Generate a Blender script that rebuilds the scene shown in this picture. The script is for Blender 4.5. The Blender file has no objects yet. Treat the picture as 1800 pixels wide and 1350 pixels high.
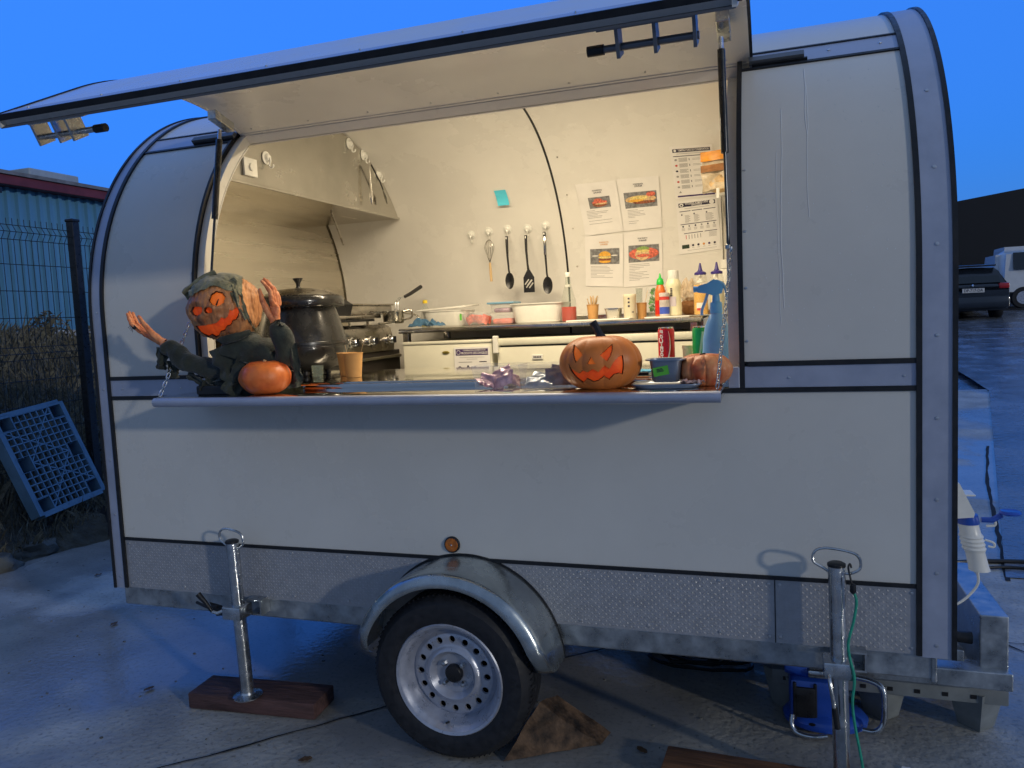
import bpy, bmesh, math, random
from mathutils import Vector, Matrix, noise
random.seed(7)
PI = math.pi
S = bpy.context.scene
COL = S.collection

# ------------------------------------------------------------------ camera, sky, sun, exposure
cam = bpy.data.cameras.new('camera')
cam.sensor_fit = 'HORIZONTAL'; cam.sensor_width = 36.0; cam.lens = 36.0*1360/1800
cam.clip_start = 0.05; cam.clip_end = 2000
co = bpy.data.objects.new('camera', cam); COL.objects.link(co); S.camera = co
Rm = Matrix(((.94760486, .01581412, .31905319), (.31620088, .09554242, -.94386898), (-.04540957, .99529973, .08553603)))
co.matrix_world = Matrix.Translation((0, -2.6, 1.56)) @ Rm.to_4x4()

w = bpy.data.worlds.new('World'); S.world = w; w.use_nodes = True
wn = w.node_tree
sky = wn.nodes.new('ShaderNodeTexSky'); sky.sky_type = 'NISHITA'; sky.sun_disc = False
SUNV = Vector((1.8, -1.0, 0.50)).normalized()
sky.sun_elevation = math.radians(1.2)
sky.sun_rotation = math.atan2(SUNV.x, SUNV.y)
sky.ozone_density = 10; sky.dust_density = 0; sky.air_density = 1.5
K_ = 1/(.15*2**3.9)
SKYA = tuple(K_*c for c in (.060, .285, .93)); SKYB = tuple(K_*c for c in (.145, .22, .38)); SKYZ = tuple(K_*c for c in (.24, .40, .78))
def _mix(f, a, b):
    m = wn.nodes.new('ShaderNodeMix'); m.data_type = 'RGBA'
    for s_, v in ((m.inputs[0], f), (m.inputs[6], a), (m.inputs[7], b)):
        if hasattr(v, 'is_output'): wn.links.new(v, s_)
        else: s_.default_value = v if isinstance(v, float) else (*v, 1)
    return m.outputs[2]
tcw = wn.nodes.new('ShaderNodeTexCoord')
def _dot(vec, lo, hi):
    d = wn.nodes.new('ShaderNodeVectorMath'); d.operation = 'DOT_PRODUCT'; d.inputs[1].default_value = Vector(vec).normalized()
    wn.links.new(tcw.outputs['Generated'], d.inputs[0])
    r = wn.nodes.new('ShaderNodeMapRange'); r.interpolation_type = 'SMOOTHSTEP'; r.inputs['From Min'].default_value = lo; r.inputs['From Max'].default_value = hi
    wn.links.new(d.outputs['Value'], r.inputs['Value']); return r.outputs['Result']
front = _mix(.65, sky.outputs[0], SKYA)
zen = _mix(_dot((0, 0, 1), .55, .95), front, SKYZ)          # paler overhead, raised to light the ground and panels
back = _mix(_dot((.35, -1, 0), -.35, .35), zen, SKYB)       # greyer and dimmer behind the camera, shaped for neutral light on the front
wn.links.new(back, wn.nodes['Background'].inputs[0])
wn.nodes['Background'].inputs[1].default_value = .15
sl = bpy.data.lights.new('sun', 'SUN'); so = bpy.data.objects.new('sun', sl); COL.objects.link(so)
sl.energy = .050; sl.angle = math.radians(2.5); sl.color = (1, .95, .86)
so.rotation_euler = SUNV.to_track_quat('Z', 'Y').to_euler()
S.view_settings.view_transform = 'Standard'; S.view_settings.look = 'None'
S.view_settings.gamma = 1; S.view_settings.use_curve_mapping = False
S.view_settings.exposure = 3.9
LAMP = 2.3

# ------------------------------------------------------------------ materials
def mat(name, col, rough=.5, metal=0, nz=None, bump=None, coat=0, trans=0, emit=None, rv=0, alpha=1, stretch=None, ior=1.45, sheen=0):
    m = bpy.data.materials.new(name); m.use_nodes = True
    nt = m.node_tree; b = nt.nodes['Principled BSDF']
    b.inputs['Base Color'].default_value = (*col, 1)
    b.inputs['Roughness'].default_value = rough; b.inputs['Metallic'].default_value = metal
    b.inputs['Coat Weight'].default_value = coat; b.inputs['Transmission Weight'].default_value = trans
    b.inputs['IOR'].default_value = ior; b.inputs['Alpha'].default_value = alpha
    b.inputs['Sheen Weight'].default_value = sheen
    if emit:
        b.inputs['Emission Color'].default_value = (*emit[0], 1); b.inputs['Emission Strength'].default_value = emit[1]
    if nz or bump or rv:
        tc = nt.nodes.new('ShaderNodeTexCoord'); mp = nt.nodes.new('ShaderNodeMapping')
        nt.links.new(tc.outputs['Object'], mp.inputs[0])
        if stretch: mp.inputs['Scale'].default_value = stretch
    if nz or rv:
        sc, amt, col2 = (nz + (None,))[:3] if nz else (4, 0, None)
        n = nt.nodes.new('ShaderNodeTexNoise'); n.inputs['Scale'].default_value = sc; n.inputs['Detail'].default_value = 6
        n.inputs['Roughness'].default_value = .62
        nt.links.new(mp.outputs[0], n.inputs['Vector'])
        if nz:
            r = nt.nodes.new('ShaderNodeValToRGB'); r.color_ramp.elements[0].position = .36; r.color_ramp.elements[1].position = .66
            c2 = col2 or tuple(min(1, c*(1+amt)) for c in col)
            r.color_ramp.elements[0].color = (*[c*(1-amt) for c in col], 1); r.color_ramp.elements[1].color = (*c2, 1)
            nt.links.new(n.outputs['Fac'], r.inputs[0]); nt.links.new(r.outputs[0], b.inputs['Base Color'])
        if rv:
            q = nt.nodes.new('ShaderNodeMapRange'); q.inputs['From Min'].default_value = .35; q.inputs['From Max'].default_value = .65
            q.inputs['To Min'].default_value = max(.02, rough-rv); q.inputs['To Max'].default_value = min(1, rough+rv)
            nt.links.new(n.outputs['Fac'], q.inputs['Value']); nt.links.new(q.outputs[0], b.inputs['Roughness'])
    if bump:
        n2 = nt.nodes.new('ShaderNodeTexNoise'); n2.inputs['Scale'].default_value = bump[0]; n2.inputs['Detail'].default_value = 5
        nt.links.new(mp.outputs[0], n2.inputs['Vector'])
        bp = nt.nodes.new('ShaderNodeBump'); bp.inputs['Strength'].default_value = bump[1]; bp.inputs['Distance'].default_value = bump[2] if len(bump) > 2 else .01
        nt.links.new(n2.outputs['Fac'], bp.inputs['Height']); nt.links.new(bp.outputs[0], b.inputs['Normal'])
    return m

PANEL = mat('cream_panel', (.64, .63, .58), .30, 0, nz=(1.6, .04), bump=(2.5, .12, .02), rv=.08)
LINER = mat('white_liner', (.78, .76, .70), .28, 0, nz=(2.0, .04), bump=(1.8, .15, .02), rv=.08)
SILVER = mat('silver_band', (.40, .44, .54), .45, .35, nz=(9, .08), bump=(60, .06, .002), rv=.1)
RUBBER = mat('black_rubber', (.012, .013, .015), .45, 0, nz=(30, .3), rv=.12)
GALV = mat('galvanised_steel', (.36, .39, .41), .38, .75, nz=(14, .32), bump=(20, .15, .004), rv=.14)
ZINC = mat('bright_zinc', (.52, .54, .55), .24, .95, nz=(22, .18), rv=.12)
TREAD = mat('tread_aluminium', (.40, .405, .42), .45, .40, nz=(26, .08), rv=.12)
INOX = mat('stainless_steel', (.60, .58, .53), .20, 1, nz=(5, .08), bump=(4, .10, .01), rv=.10)
INOXM = mat('stainless_counter', (.62, .60, .56), .07, 1, nz=(5, .06), bump=(3, .05, .01), rv=.05)
INOXD = mat('stainless_worn', (.46, .43, .38), .26, 1, nz=(6, .25), bump=(10, .2, .008), rv=.14)
INOXB = mat('stainless_brushed', (.72, .67, .57), .24, 1, nz=(3, .12), bump=(40, .10, .002), rv=.10, stretch=(1, .12, 3))
CHROME = mat('chrome', (.75, .75, .74), .08, 1)
SCREWM = mat('screw_steel', (.6, .6, .6), .3, .9)
TYRE = mat('tyre_rubber', (.014, .015, .018), .62, 0, nz=(40, .35), bump=(120, .2, .003), rv=.15)
RIM = mat('rim_silver_paint', (.44, .46, .52), .34, .55, nz=(20, .12), rv=.1)
BLACKP = mat('black_plastic', (.015, .015, .016), .35, 0, nz=(30, .3), rv=.1)
BLACKG = mat('black_enamel', (.018, .018, .017), .26, 0, nz=(9, .3), bump=(60, .08, .002), rv=.08, coat=.3)
WHITEP = mat('white_plastic', (.78, .77, .70), .35, 0, nz=(20, .04), rv=.08)
CREAMF = mat('fridge_enamel', (.74, .72, .58), .35, 0, nz=(5, .04), rv=.06)
PAPER = mat('paper', (.82, .80, .76), .8, 0, nz=(12, .03), bump=(14, .15, .004))
INK = mat('dark_ink', (.025, .022, .05), .7)
INKP = mat('violet_ink', (.07, .04, .13), .7)
INKG = mat('grey_ink', (.30, .29, .28), .7)
INKR = mat('red_ink', (.55, .05, .04), .7)
INKO = mat('orange_ink', (.70, .32, .06), .7)
ORANGE = mat('orange_skin', (.80, .13, .03), .36, 0, nz=(9, .22, (.88, .24, .05)), bump=(30, .2, .003), rv=.1)
ORANGEPL = mat('orange_plastic', (.70, .205, .04), .40, 0, nz=(5, .1), bump=(14, .08, .004), rv=.06)
SQUASH = mat('squash_skin', (.82, .15, .05), .4, 0, nz=(14, .3, (.80, .36, .14)), bump=(40, .4, .004), rv=.1)
MASK = mat('latex_mask', (.56, .20, .08), .46, 0, nz=(7, .45, (.74, .34, .13)), bump=(26, .6, .008), stretch=(1.6, 1.6, .5), rv=.1)
CARVR = mat('carved_red', (.90, .055, .008), .6, 0, nz=(14, .25, (.98, .15, .01)), emit=((1, .10, .01), .013))  # faint emission added so the carved openings look lit from within
CARVO = mat('carved_orange', (.98, .16, .015), .6, 0, nz=(14, .2), emit=((1, .20, .02), .016))  # same added glow in orange, with no lamp inside
CARVD = mat('carved_rim', (.03, .008, .005), .5)
HAND = mat('latex_hand', (.86, .22, .08), .42, 0, nz=(30, .3, (.92, .38, .16)), bump=(70, .7, .006))
CLOTH = mat('dark_green_cloth', (.026, .034, .027), .85, 0, nz=(12, .45), bump=(90, .6, .006), sheen=.25)
RAG = mat('grey_green_rag', (.16, .165, .095), .9, 0, nz=(16, .35, (.30, .29, .18)), bump=(90, .6, .006), sheen=.2)
KRAFT = mat('kraft_card', (.56, .30, .10), .7, 0, nz=(10, .08))
WOODL = mat('pale_wood', (.62, .43, .22), .6, 0, nz=(18, .15), stretch=(1, 1, .2))
CLEAR = mat('clear_plastic', (.80, .80, .80), .10, 0, alpha=.14, nz=(9, .05), rv=.06)
GLASS = mat('clear_glass', (.34, .40, .31), .05, 0, alpha=.20, coat=1)
GREENP = mat('green_plastic', (.02, .50, .06), .35)
BLUECL = mat('translucent_blue', (.16, .42, .85), .3, 0, nz=(10, .08), coat=.2, alpha=.92)
BLUEP = mat('blue_paint', (.018, .075, .40), .32, 0, nz=(9, .12), coat=.3)
NAVY = mat('navy_cap', (.045, .03, .20), .35)
MUST = mat('mustard', (.80, .42, .02), .35, 0, nz=(8, .06))
MAYO = mat('mayonnaise', (.80, .74, .50), .35, 0, nz=(8, .04))
RED = mat('red_sauce', (.55, .02, .01), .3)
SRIR = mat('orange_sauce', (.66, .16, .03), .3)
PINK = mat('pink_food', (.80, .16, .10), .5, 0, nz=(30, .3))
LEAF = mat('basil_leaf', (.08, .30, .025), .5, 0, nz=(30, .4))
BROWN = mat('bread_brown', (.34, .15, .05), .7, 0, nz=(14, .3))
DARKWOOD = mat('dark_red_wood', (.085, .045, .042), .8, 0, nz=(9, .35), bump=(16, .6, .02), stretch=(.5, 3, 3))
PLANK = mat('brown_plank', (.20, .085, .035), .75, 0, nz=(8, .4), bump=(18, .5, .01), stretch=(.5, 4, 4))
CHOCK = mat('split_log', (.045, .028, .018), .75, 0, nz=(12, .7, (.17, .10, .055)), bump=(16, .8, .03))
PALLETB = mat('blue_grey_plastic', (.13, .225, .30), .5, 0, nz=(8, .15), rv=.1)
PALLETG = mat('grey_plastic', (.20, .22, .22), .55, 0, nz=(8, .2), rv=.1)
GREENC = mat('green_cord', (.02, .32, .20), .6, 0, nz=(60, .2))
AMBER = mat('amber_lens', (.50, .14, .01), .2, 0, coat=.6, nz=(60, .3))
CARBLK = mat('dark_car_paint', (.018, .024, .034), .22, .3, coat=.8, nz=(6, .1))
CARWHT = mat('white_van_paint', (.62, .64, .66), .3, 0, coat=.6, nz=(6, .04))
GLASSD = mat('dark_window', (.012, .018, .022), .06, 0, coat=.5)
REDL = mat('tail_lamp', (.40, .012, .015), .2, 0, coat=.6)
BARK = mat('dry_weeds', (.12, .11, .075), .9, 0, nz=(10, .5), bump=(20, .8, .05))

def concrete():
    m = bpy.data.materials.new('wet_concrete'); m.use_nodes = True; nt = m.node_tree; b = nt.nodes['Principled BSDF']
    N = nt.nodes.new; L = nt.links.new
    tc = N('ShaderNodeTexCoord')
    def nz(sc, det, vec=None, dist=0):
        n = N('ShaderNodeTexNoise'); n.inputs['Scale'].default_value = sc; n.inputs['Detail'].default_value = det; n.inputs['Distortion'].default_value = dist
        L(vec or tc.outputs['Object'], n.inputs['Vector']); return n.outputs['Fac']
    wet = N('ShaderNodeMapRange'); wet.inputs['From Min'].default_value = .42; wet.inputs['From Max'].default_value = .53
    L(nz(.75, 9, dist=.5), wet.inputs['Value'])
    c1 = N('ShaderNodeValToRGB'); c1.color_ramp.elements[0].color = (.28, .27, .24, 1); c1.color_ramp.elements[1].color = (.46, .44, .39, 1)
    c1.color_ramp.elements[0].position = .35; c1.color_ramp.elements[1].position = .68
    L(nz(3.2, 12), c1.inputs[0])
    sp = N('ShaderNodeValToRGB'); sp.color_ramp.elements[0].color = (.55, .55, .55, 1); sp.color_ramp.elements[1].color = (1, 1, 1, 1)
    sp.color_ramp.elements[0].position = .28; sp.color_ramp.elements[1].position = .46
    L(nz(55, 8), sp.inputs[0])
    mu = N('ShaderNodeMixRGB'); mu.blend_type = 'MULTIPLY'; mu.inputs[0].default_value = 1; L(c1.outputs[0], mu.inputs[1]); L(sp.outputs[0], mu.inputs[2])
    wm = N('ShaderNodeMixRGB'); wm.inputs[2].default_value = (.15, .155, .16, 1); L(mu.outputs[0], wm.inputs[1])
    k = N('ShaderNodeMath'); k.operation = 'MULTIPLY'; k.inputs[1].default_value = .55; L(wet.outputs[0], k.inputs[0]); L(k.outputs[0], wm.inputs[0])
    L(wm.outputs[0], b.inputs['Base Color'])
    ro = N('ShaderNodeMapRange'); ro.inputs['To Min'].default_value = .62; ro.inputs['To Max'].default_value = .13; L(wet.outputs[0], ro.inputs['Value']); L(ro.outputs[0], b.inputs['Roughness'])
    bs = N('ShaderNodeMapRange'); bs.inputs['To Min'].default_value = .55; bs.inputs['To Max'].default_value = .10; L(wet.outputs[0], bs.inputs['Value'])
    bp = N('ShaderNodeBump'); L(bs.outputs[0], bp.inputs['Strength']); bp.inputs['Distance'].default_value = .012; L(nz(34, 12), bp.inputs['Height']); L(bp.outputs[0], b.inputs['Normal'])
    return m
CONC = concrete()
ASPH = mat('wet_asphalt', (.14, .15, .165), .20, 0, nz=(2.0, .35), bump=(24, .35, .02), rv=.12)
CRACK = mat('crack_dark', (.012, .012, .012), .9)
BLUEW = mat('blue_cladding', (.10, .27, .42), .5, .1, nz=(1.2, .14), stretch=(1, 1, .25))
FASC = mat('red_fascia', (.14, .03, .04), .6, 0, nz=(3, .2))
ROOFG = mat('grey_roof', (.17, .18, .19), .7, 0, nz=(4, .25))
DARKW = mat('black_cladding', (.006, .007, .009), .6, 0, nz=(1, .1))
DIRT = mat('dark_soil', (.055, .05, .035), .95, 0, nz=(5, .6), bump=(9, 1, .08))
STONE = mat('kerb_stone', (.075, .075, .062), .8, 0, nz=(7, .4), bump=(14, .8, .03))
TILE = mat('red_tile', (.15, .055, .045), .75, 0, nz=(9, .3), bump=(14, .5, .01))
LEDM = mat('led_tube', (1, 1, 1), .5, emit=((1, .85, .6), .5))

# ------------------------------------------------------------------ geometry helpers
class G:
    def __init__(s): s.v = []; s.f = []; s.m = []; s.cm = 0
    def add(s, vs, fs, T=None):
        n = len(s.v)
        s.v += [tuple(T(Vector(p)) if T else p) for p in vs]
        s.f += [tuple(n+i for i in f) for f in fs]; s.m += [s.cm]*len(fs); return s
    def box(s, a, b, T=None, bev=0):
        x0, y0, z0 = a; x1, y1, z1 = b
        if bev:
            x0, x1 = min(x0, x1), max(x0, x1); y0, y1 = min(y0, y1), max(y0, y1); z0, z1 = min(z0, z1), max(z0, z1)
            bev = min(bev, (x1-x0)*.45, (y1-y0)*.45, (z1-z0)*.45)
            bm = bmesh.new(); bmesh.ops.create_cube(bm, size=1)
            for v in bm.verts: v.co = Vector(((x0+x1)/2+v.co.x*(x1-x0), (y0+y1)/2+v.co.y*(y1-y0), (z0+z1)/2+v.co.z*(z1-z0)))
            bmesh.ops.bevel(bm, geom=bm.edges[:], offset=bev, segments=2, affect='EDGES', profile=.5)
            s.bm(bm, T); return s
        vs = [(x, y, z) for x in (x0, x1) for y in (y0, y1) for z in (z0, z1)]
        return s.add(vs, [(0, 1, 3, 2), (4, 6, 7, 5), (0, 4, 5, 1), (2, 3, 7, 6), (0, 2, 6, 4), (1, 5, 7, 3)], T)
    def bm(s, bm, T=None):
        bm.verts.ensure_lookup_table()
        for i, v in enumerate(bm.verts): v.index = i
        s.add([v.co.copy() for v in bm.verts], [tuple(v.index for v in f.verts) for f in bm.faces], T); bm.free(); return s
    def tube(s, pts, r, n=8, caps=True, T=None, closed=False):
        pts = [Vector(p) for p in pts]; rs = r if isinstance(r, (list, tuple)) else [r]*len(pts)
        vs = []; N = len(pts); up = None
        for i, p in enumerate(pts):
            if closed: t = pts[(i+1) % N]-pts[i-1]
            else: t = pts[min(i+1, N-1)]-pts[max(i-1, 0)]
            t.normalize()
            if up is None:
                up = Vector((0, 0, 1)) if abs(t.z) < .9 else Vector((1, 0, 0))
            a = t.cross(up); a.normalize(); b = a.cross(t); b.normalize(); up = b
            for k in range(n):
                an = 2*PI*k/n; vs.append(p+(a*math.cos(an)+b*math.sin(an))*rs[i])
        fs = []
        for i in range(N if closed else N-1):
            for k in range(n):
                j = (i+1) % N; l = (k+1) % n
                fs.append((i*n+k, i*n+l, j*n+l, j*n+k))
        if caps and not closed: fs += [tuple(range(n))[::-1], tuple((N-1)*n+k for k in range(n))]
        return s.add(vs, fs, T)
    def lathe(s, prof, c=(0, 0, 0), n=24, T=None, sx=1, sy=1, caps=True):
        vs = []; fs = []; K = len(prof)
        for r, z in prof:
            for k in range(n):
                a = 2*PI*k/n; vs.append((c[0]+r*sx*math.cos(a), c[1]+r*sy*math.sin(a), c[2]+z))
        for i in range(K-1):
            for k in range(n):
                l = (k+1) % n; fs.append((i*n+k, i*n+l, (i+1)*n+l, (i+1)*n+k))
        if caps and prof[0][0] > 1e-5: fs.append(tuple(range(n))[::-1])
        if caps and prof[-1][0] > 1e-5: fs.append(tuple((K-1)*n+k for k in range(n)))
        return s.add(vs, fs, T)
    def sheet(s, f, nu, nv, T=None):
        vs = [f(i/nu, j/nv) for i in range(nu+1) for j in range(nv+1)]
        return s.add(vs, [(i*(nv+1)+j, (i+1)*(nv+1)+j, (i+1)*(nv+1)+j+1, i*(nv+1)+j+1) for i in range(nu) for j in range(nv)], T)
    def slab(s, f, nu, nv, T=None):
        # f(u,v,w) with w 0/1 for the two faces
        K = (nu+1)*(nv+1); vs = [f(i/nu, j/nv, w_) for w_ in (0, 1) for i in range(nu+1) for j in range(nv+1)]
        ix = lambda i, j, q: q*K+i*(nv+1)+j; fs = []
        for i in range(nu):
            for j in range(nv):
                fs.append((ix(i, j, 0), ix(i+1, j, 0), ix(i+1, j+1, 0), ix(i, j+1, 0)))
                fs.append((ix(i, j, 1), ix(i, j+1, 1), ix(i+1, j+1, 1), ix(i+1, j, 1)))
        for i in range(nu):
            for j in (0, nv):
                fs.append((ix(i, j, 0), ix(i, j, 1), ix(i+1, j, 1), ix(i+1, j, 0)) if j == 0 else (ix(i, j, 0), ix(i+1, j, 0), ix(i+1, j, 1), ix(i, j, 1)))
        for j in range(nv):
            for i in (0, nu):
                fs.append((ix(i, j, 0), ix(i, j+1, 0), ix(i, j+1, 1), ix(i, j, 1)) if i == 0 else (ix(i, j, 0), ix(i, j, 1), ix(i, j+1, 1), ix(i, j+1, 0)))
        return s.add(vs, fs, T)
    def prism(s, poly, h0, h1, ax='z', T=None):
        # poly 2D extruded along an axis
        def q(p, h): return {'z': (p[0], p[1], h), 'y': (p[0], h, p[1]), 'x': (h, p[0], p[1])}[ax]
        n = len(poly); vs = [q(p, h0) for p in poly]+[q(p, h1) for p in poly]
        return s.add(vs, [tuple(range(n))[::-1], tuple(range(n, 2*n))]+[(i, (i+1) % n, n+(i+1) % n, n+i) for i in range(n)], T)

def ob(name, g, m, parent=None, smooth=None, loc=None, rot=None):
    me = bpy.data.meshes.new(name); me.from_pydata([tuple(v) for v in g.v], [], g.f)
    ms = m if isinstance(m, (list, tuple)) else [m]
    for k in ms: me.materials.append(k)
    if len(ms) > 1: me.polygons.foreach_set('material_index', g.m)
    bm = bmesh.new(); bm.from_mesh(me); bmesh.ops.recalc_face_normals(bm, faces=bm.faces); bm.to_mesh(me); bm.free()
    if smooth is not None:
        me.polygons.foreach_set('use_smooth', [True]*len(me.polygons))
        try: me.set_sharp_from_angle(angle=math.radians(smooth))
        except Exception: pass
    me.update()
    o = bpy.data.objects.new(name, me); COL.objects.link(o)
    if parent: o.parent = parent
    if loc: o.location = loc
    if rot: o.rotation_euler = rot
    return o
def tag(o, label, cat, group=None):
    o['label'] = label; o['category'] = cat
    if group: o['group'] = group
    return o
def thing(name, label, cat, loc=(0, 0, 0), rz=0, group=None, rot=None):
    o = bpy.data.objects.new(name, None); COL.objects.link(o); o.empty_display_size = .05
    o.location = loc; o.rotation_euler = rot or (0, 0, rz); return tag(o, label, cat, group)
def single(name, g, m, label, cat, loc=(0, 0, 0), rz=0, group=None, smooth=40, rot=None):
    return tag(ob(name, g, m, None, smooth, loc, rot or (0, 0, rz)), label, cat, group)
def dup(o, parent=None, loc=None, rz=None, label=None):
    c = o.copy(); COL.objects.link(c)
    if parent: c.parent = parent
    if loc is not None: c.location = loc
    if rz is not None: c.rotation_euler = (0, 0, rz)
    if label: c['label'] = label
    for ch in [k for k in o.children]: dup(ch, c)
    return c
def struct(name, g, m, smooth=None, kind='structure'):
    o = ob(name, g, m, None, smooth); o['kind'] = kind; return o
_tx = {}
def textmesh(body, size=1, align='CENTER', bold=0):
    cu = bpy.data.curves.new('t', 'FONT'); cu.body = body; cu.size = size; cu.align_x = align; cu.align_y = 'CENTER'; cu.offset = bold
    cu.resolution_u = 2
    o = bpy.data.objects.new('t', cu); COL.objects.link(o)
    dg = bpy.context.evaluated_depsgraph_get(); dg.update()
    me = bpy.data.meshes.new_from_object(o.evaluated_get(dg))
    vs = [v.co.copy() for v in me.vertices]; fs = [tuple(p.vertices) for p in me.polygons]
    bpy.data.objects.remove(o); bpy.data.curves.remove(cu); bpy.data.meshes.remove(me)
    return vs, fs
def skinmesh(name, vs, es, rs, m, parent, sub=2, nz=0, nsc=20, root=0):
    me = bpy.data.meshes.new(name); me.from_pydata(vs, es, [])
    o = bpy.data.objects.new(name, me); COL.objects.link(o)
    md = o.modifiers.new('s', 'SKIN'); md.use_smooth_shade = True
    sk = me.skin_vertices[0].data
    for i, r in enumerate(rs):
        rr = r if isinstance(r, tuple) else (r, r); sk[i].radius = rr; sk[i].use_root = (i == root)
    ms = o.modifiers.new('u', 'SUBSURF'); ms.levels = sub; ms.render_levels = sub
    dg = bpy.context.evaluated_depsgraph_get(); dg.update()
    me2 = bpy.data.meshes.new_from_object(o.evaluated_get(dg)); me2.name = name
    bpy.data.objects.remove(o); bpy.data.meshes.remove(me)
    if nz:
        for v in me2.vertices:
            p = v.co*nsc
            v.co += v.normal*(nz*(noise.noise(p)*1.2+noise.noise(p*Vector((2.7, 1.3, .8)))*.8))
    me2.materials.clear(); me2.materials.append(m)
    me2.polygons.foreach_set('use_smooth', [True]*len(me2.polygons))
    o = bpy.data.objects.new(name, me2); COL.objects.link(o)
    if parent: o.parent = parent
    return o
def lerp(a, b, t): return a+(b-a)*t
def circ(r, n=16, c=(0, 0)): return [(c[0]+r*math.cos(2*PI*k/n), c[1]+r*math.sin(2*PI*k/n)) for k in range(n)]
def bez(pts, n=8):
    # Catmull-Rom through points
    P = [Vector(p) for p in pts]; P = [P[0]*2-P[1]]+P+[P[-1]*2-P[-2]]; out = []
    for i in range(1, len(P)-2):
        for k in range(n):
            t = k/n; a, b, c, d = P[i-1:i+3]
            out.append(.5*((2*b)+(c-a)*t+(2*a-5*b+4*c-d)*t*t+(3*b-a-3*c+d)*t**3))
    out.append(P[-2]); return out

# ------------------------------------------------------------------ ground and surroundings
def rise(x, y):
    z = 0
    if y > 2.6: z += .052*(min(y, 60)-2.6)
    return z
g = G()
def conc_f(u, v):
    x = lerp(-9, 12, u); y = lerp(-8, 9, v); return (x, y, rise(x, y)-.0)
g.sheet(conc_f, 21, 40); struct('ground', g, CONC, 60)
g = G()
def asph(u, v):
    x = lerp(.2, 60, u**1.5); y = lerp(2.2, 90, v**2)
    ed = 1.25+.22*(y-2.4) if y < 9 else 2.7
    x = max(x, ed) if u > 0 else ed
    return (x, y, rise(x, y)+.006)
g.sheet(asph, 20, 40); struct('asphalt_yard', g, ASPH, 60)
g = G()
def far_f(u, v):
    a = u*2*PI; r = lerp(7, 900, v**2.2); x = r*math.cos(a); y = r*math.sin(a)
    return (x, y, -.05+(rise(x, y) if x > -9 else 0)-.02)
g.sheet(far_f, 48, 12); struct('far_ground', g, ASPH, 60)
# cracks and joints in the concrete
def crack(pts, wd, name='ground_joint'):
    g = G(); pp = bez([(x, y, 0) for x, y in pts], 10)
    L, Rr = [], []
    for i, p in enumerate(pp):
        d = (pp[min(i+1, len(pp)-1)]-pp[max(i-1, 0)]).normalized(); nrm = Vector((-d.y, d.x, 0))
        j = nrm*(random.uniform(-.006, .006)); ww = wd*random.uniform(.5, 1.2)
        L.append(p+j+nrm*ww); Rr.append(p+j-nrm*ww)
    vs = []
    for a, b in zip(L, Rr):
        for q in (a, b): vs.append((q.x, q.y, rise(q.x, q.y)+.004))
    g.add(vs, [(2*i, 2*i+1, 2*i+3, 2*i+2) for i in range(len(pp)-1)])
    o = struct(name, g, CRACK)
crack([(-2.5, -.83), (-2.1, -.495), (-1.53, .08), (-.9, .7), (0, 1.5), (1, 2.5)], .006)
crack([(2.6, -.6), (1.7, .2), (.96, 1.28), (.5, 1.9)], .006)
crack([(.96, 1.28), (1.35, 1.26), (2.6, 1.2)], .003)
crack([(1.2, 2.15), (1.42, 3.3), (1.60, 4.3), (1.9, 5.6)], .012)
# small stone chips and stains lying about
g = G()
for k in range(320):
    x = random.uniform(-4.8, 2.2); y = random.uniform(-.9, 1.8); r = random.uniform(.002, .007)
    g.lathe([(r, 0), (r*.9, r*.5), (0.0, r*.7)], (x, y, .0), 5, sx=random.uniform(.6, 1.4))
o = struct('gravel_chips', g, mat('chip_grey', (.12, .12, .11), .9, nz=(20, .5)), kind='stuff')
single('paper_scrap', G().prism([(-.014, -.008), (.012, -.010), (.016, .008), (-.010, .010)], 0, .002), PAPER, 'small white paper scrap on the concrete right of the jack', 'litter', (.40, .125, .004))

# bank on the left, with weeds
g = G()
def bank(u, v):
    x = lerp(-4.78, -16, u**1.4); y = lerp(-3, 30, v)
    t = max(0, -4.86-.18*math.sin(y*1.7)-x)
    z = -.03+min(.16, t*.9)+max(0, min(t-.2, 7))*.212
    z += .07*noise.noise(Vector((x*2.2, y*2.2, 0)))*min(1, t*3)
    return (x, y, z)
g.sheet(bank, 60, 120); struct('bank', g, DIRT, 60)
def bankz(x, y):
    t = max(0, -4.86-.18*math.sin(y*1.7)-x); return -.03+min(.16, t*.9)+max(0, min(t-.2, 7))*.212+.07*noise.noise(Vector((x*2.2, y*2.2, 0)))*min(1, t*3)
g = G()
for k in range(16000):
    y = random.uniform(.4, 7.5); x = random.uniform(-12, -5.05) if k % 3 else random.uniform(-6.4, -5.02)
    z = bankz(x, y); h = random.uniform(.03, .16)*(1+max(0, (-5.4-x))*.25) if x > -5.5 else random.uniform(.08, .32)
    if k % 40 == 0 and x < -6: h *= 2
    a = random.uniform(0, 2*PI); dx, dy = math.cos(a)*.006, math.sin(a)*.006; lx, ly = random.gauss(0, h*.4), random.gauss(0, h*.4)
    g.add([(x-dx, y-dy, z-.01), (x+dx, y+dy, z-.01), (x+lx*.4, y+ly*.4, z+h*.6), (x+lx, y+ly, z+h)], [(0, 1, 2), (0, 2, 3)])
o = struct('weeds', g, BARK, kind='stuff')
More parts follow.
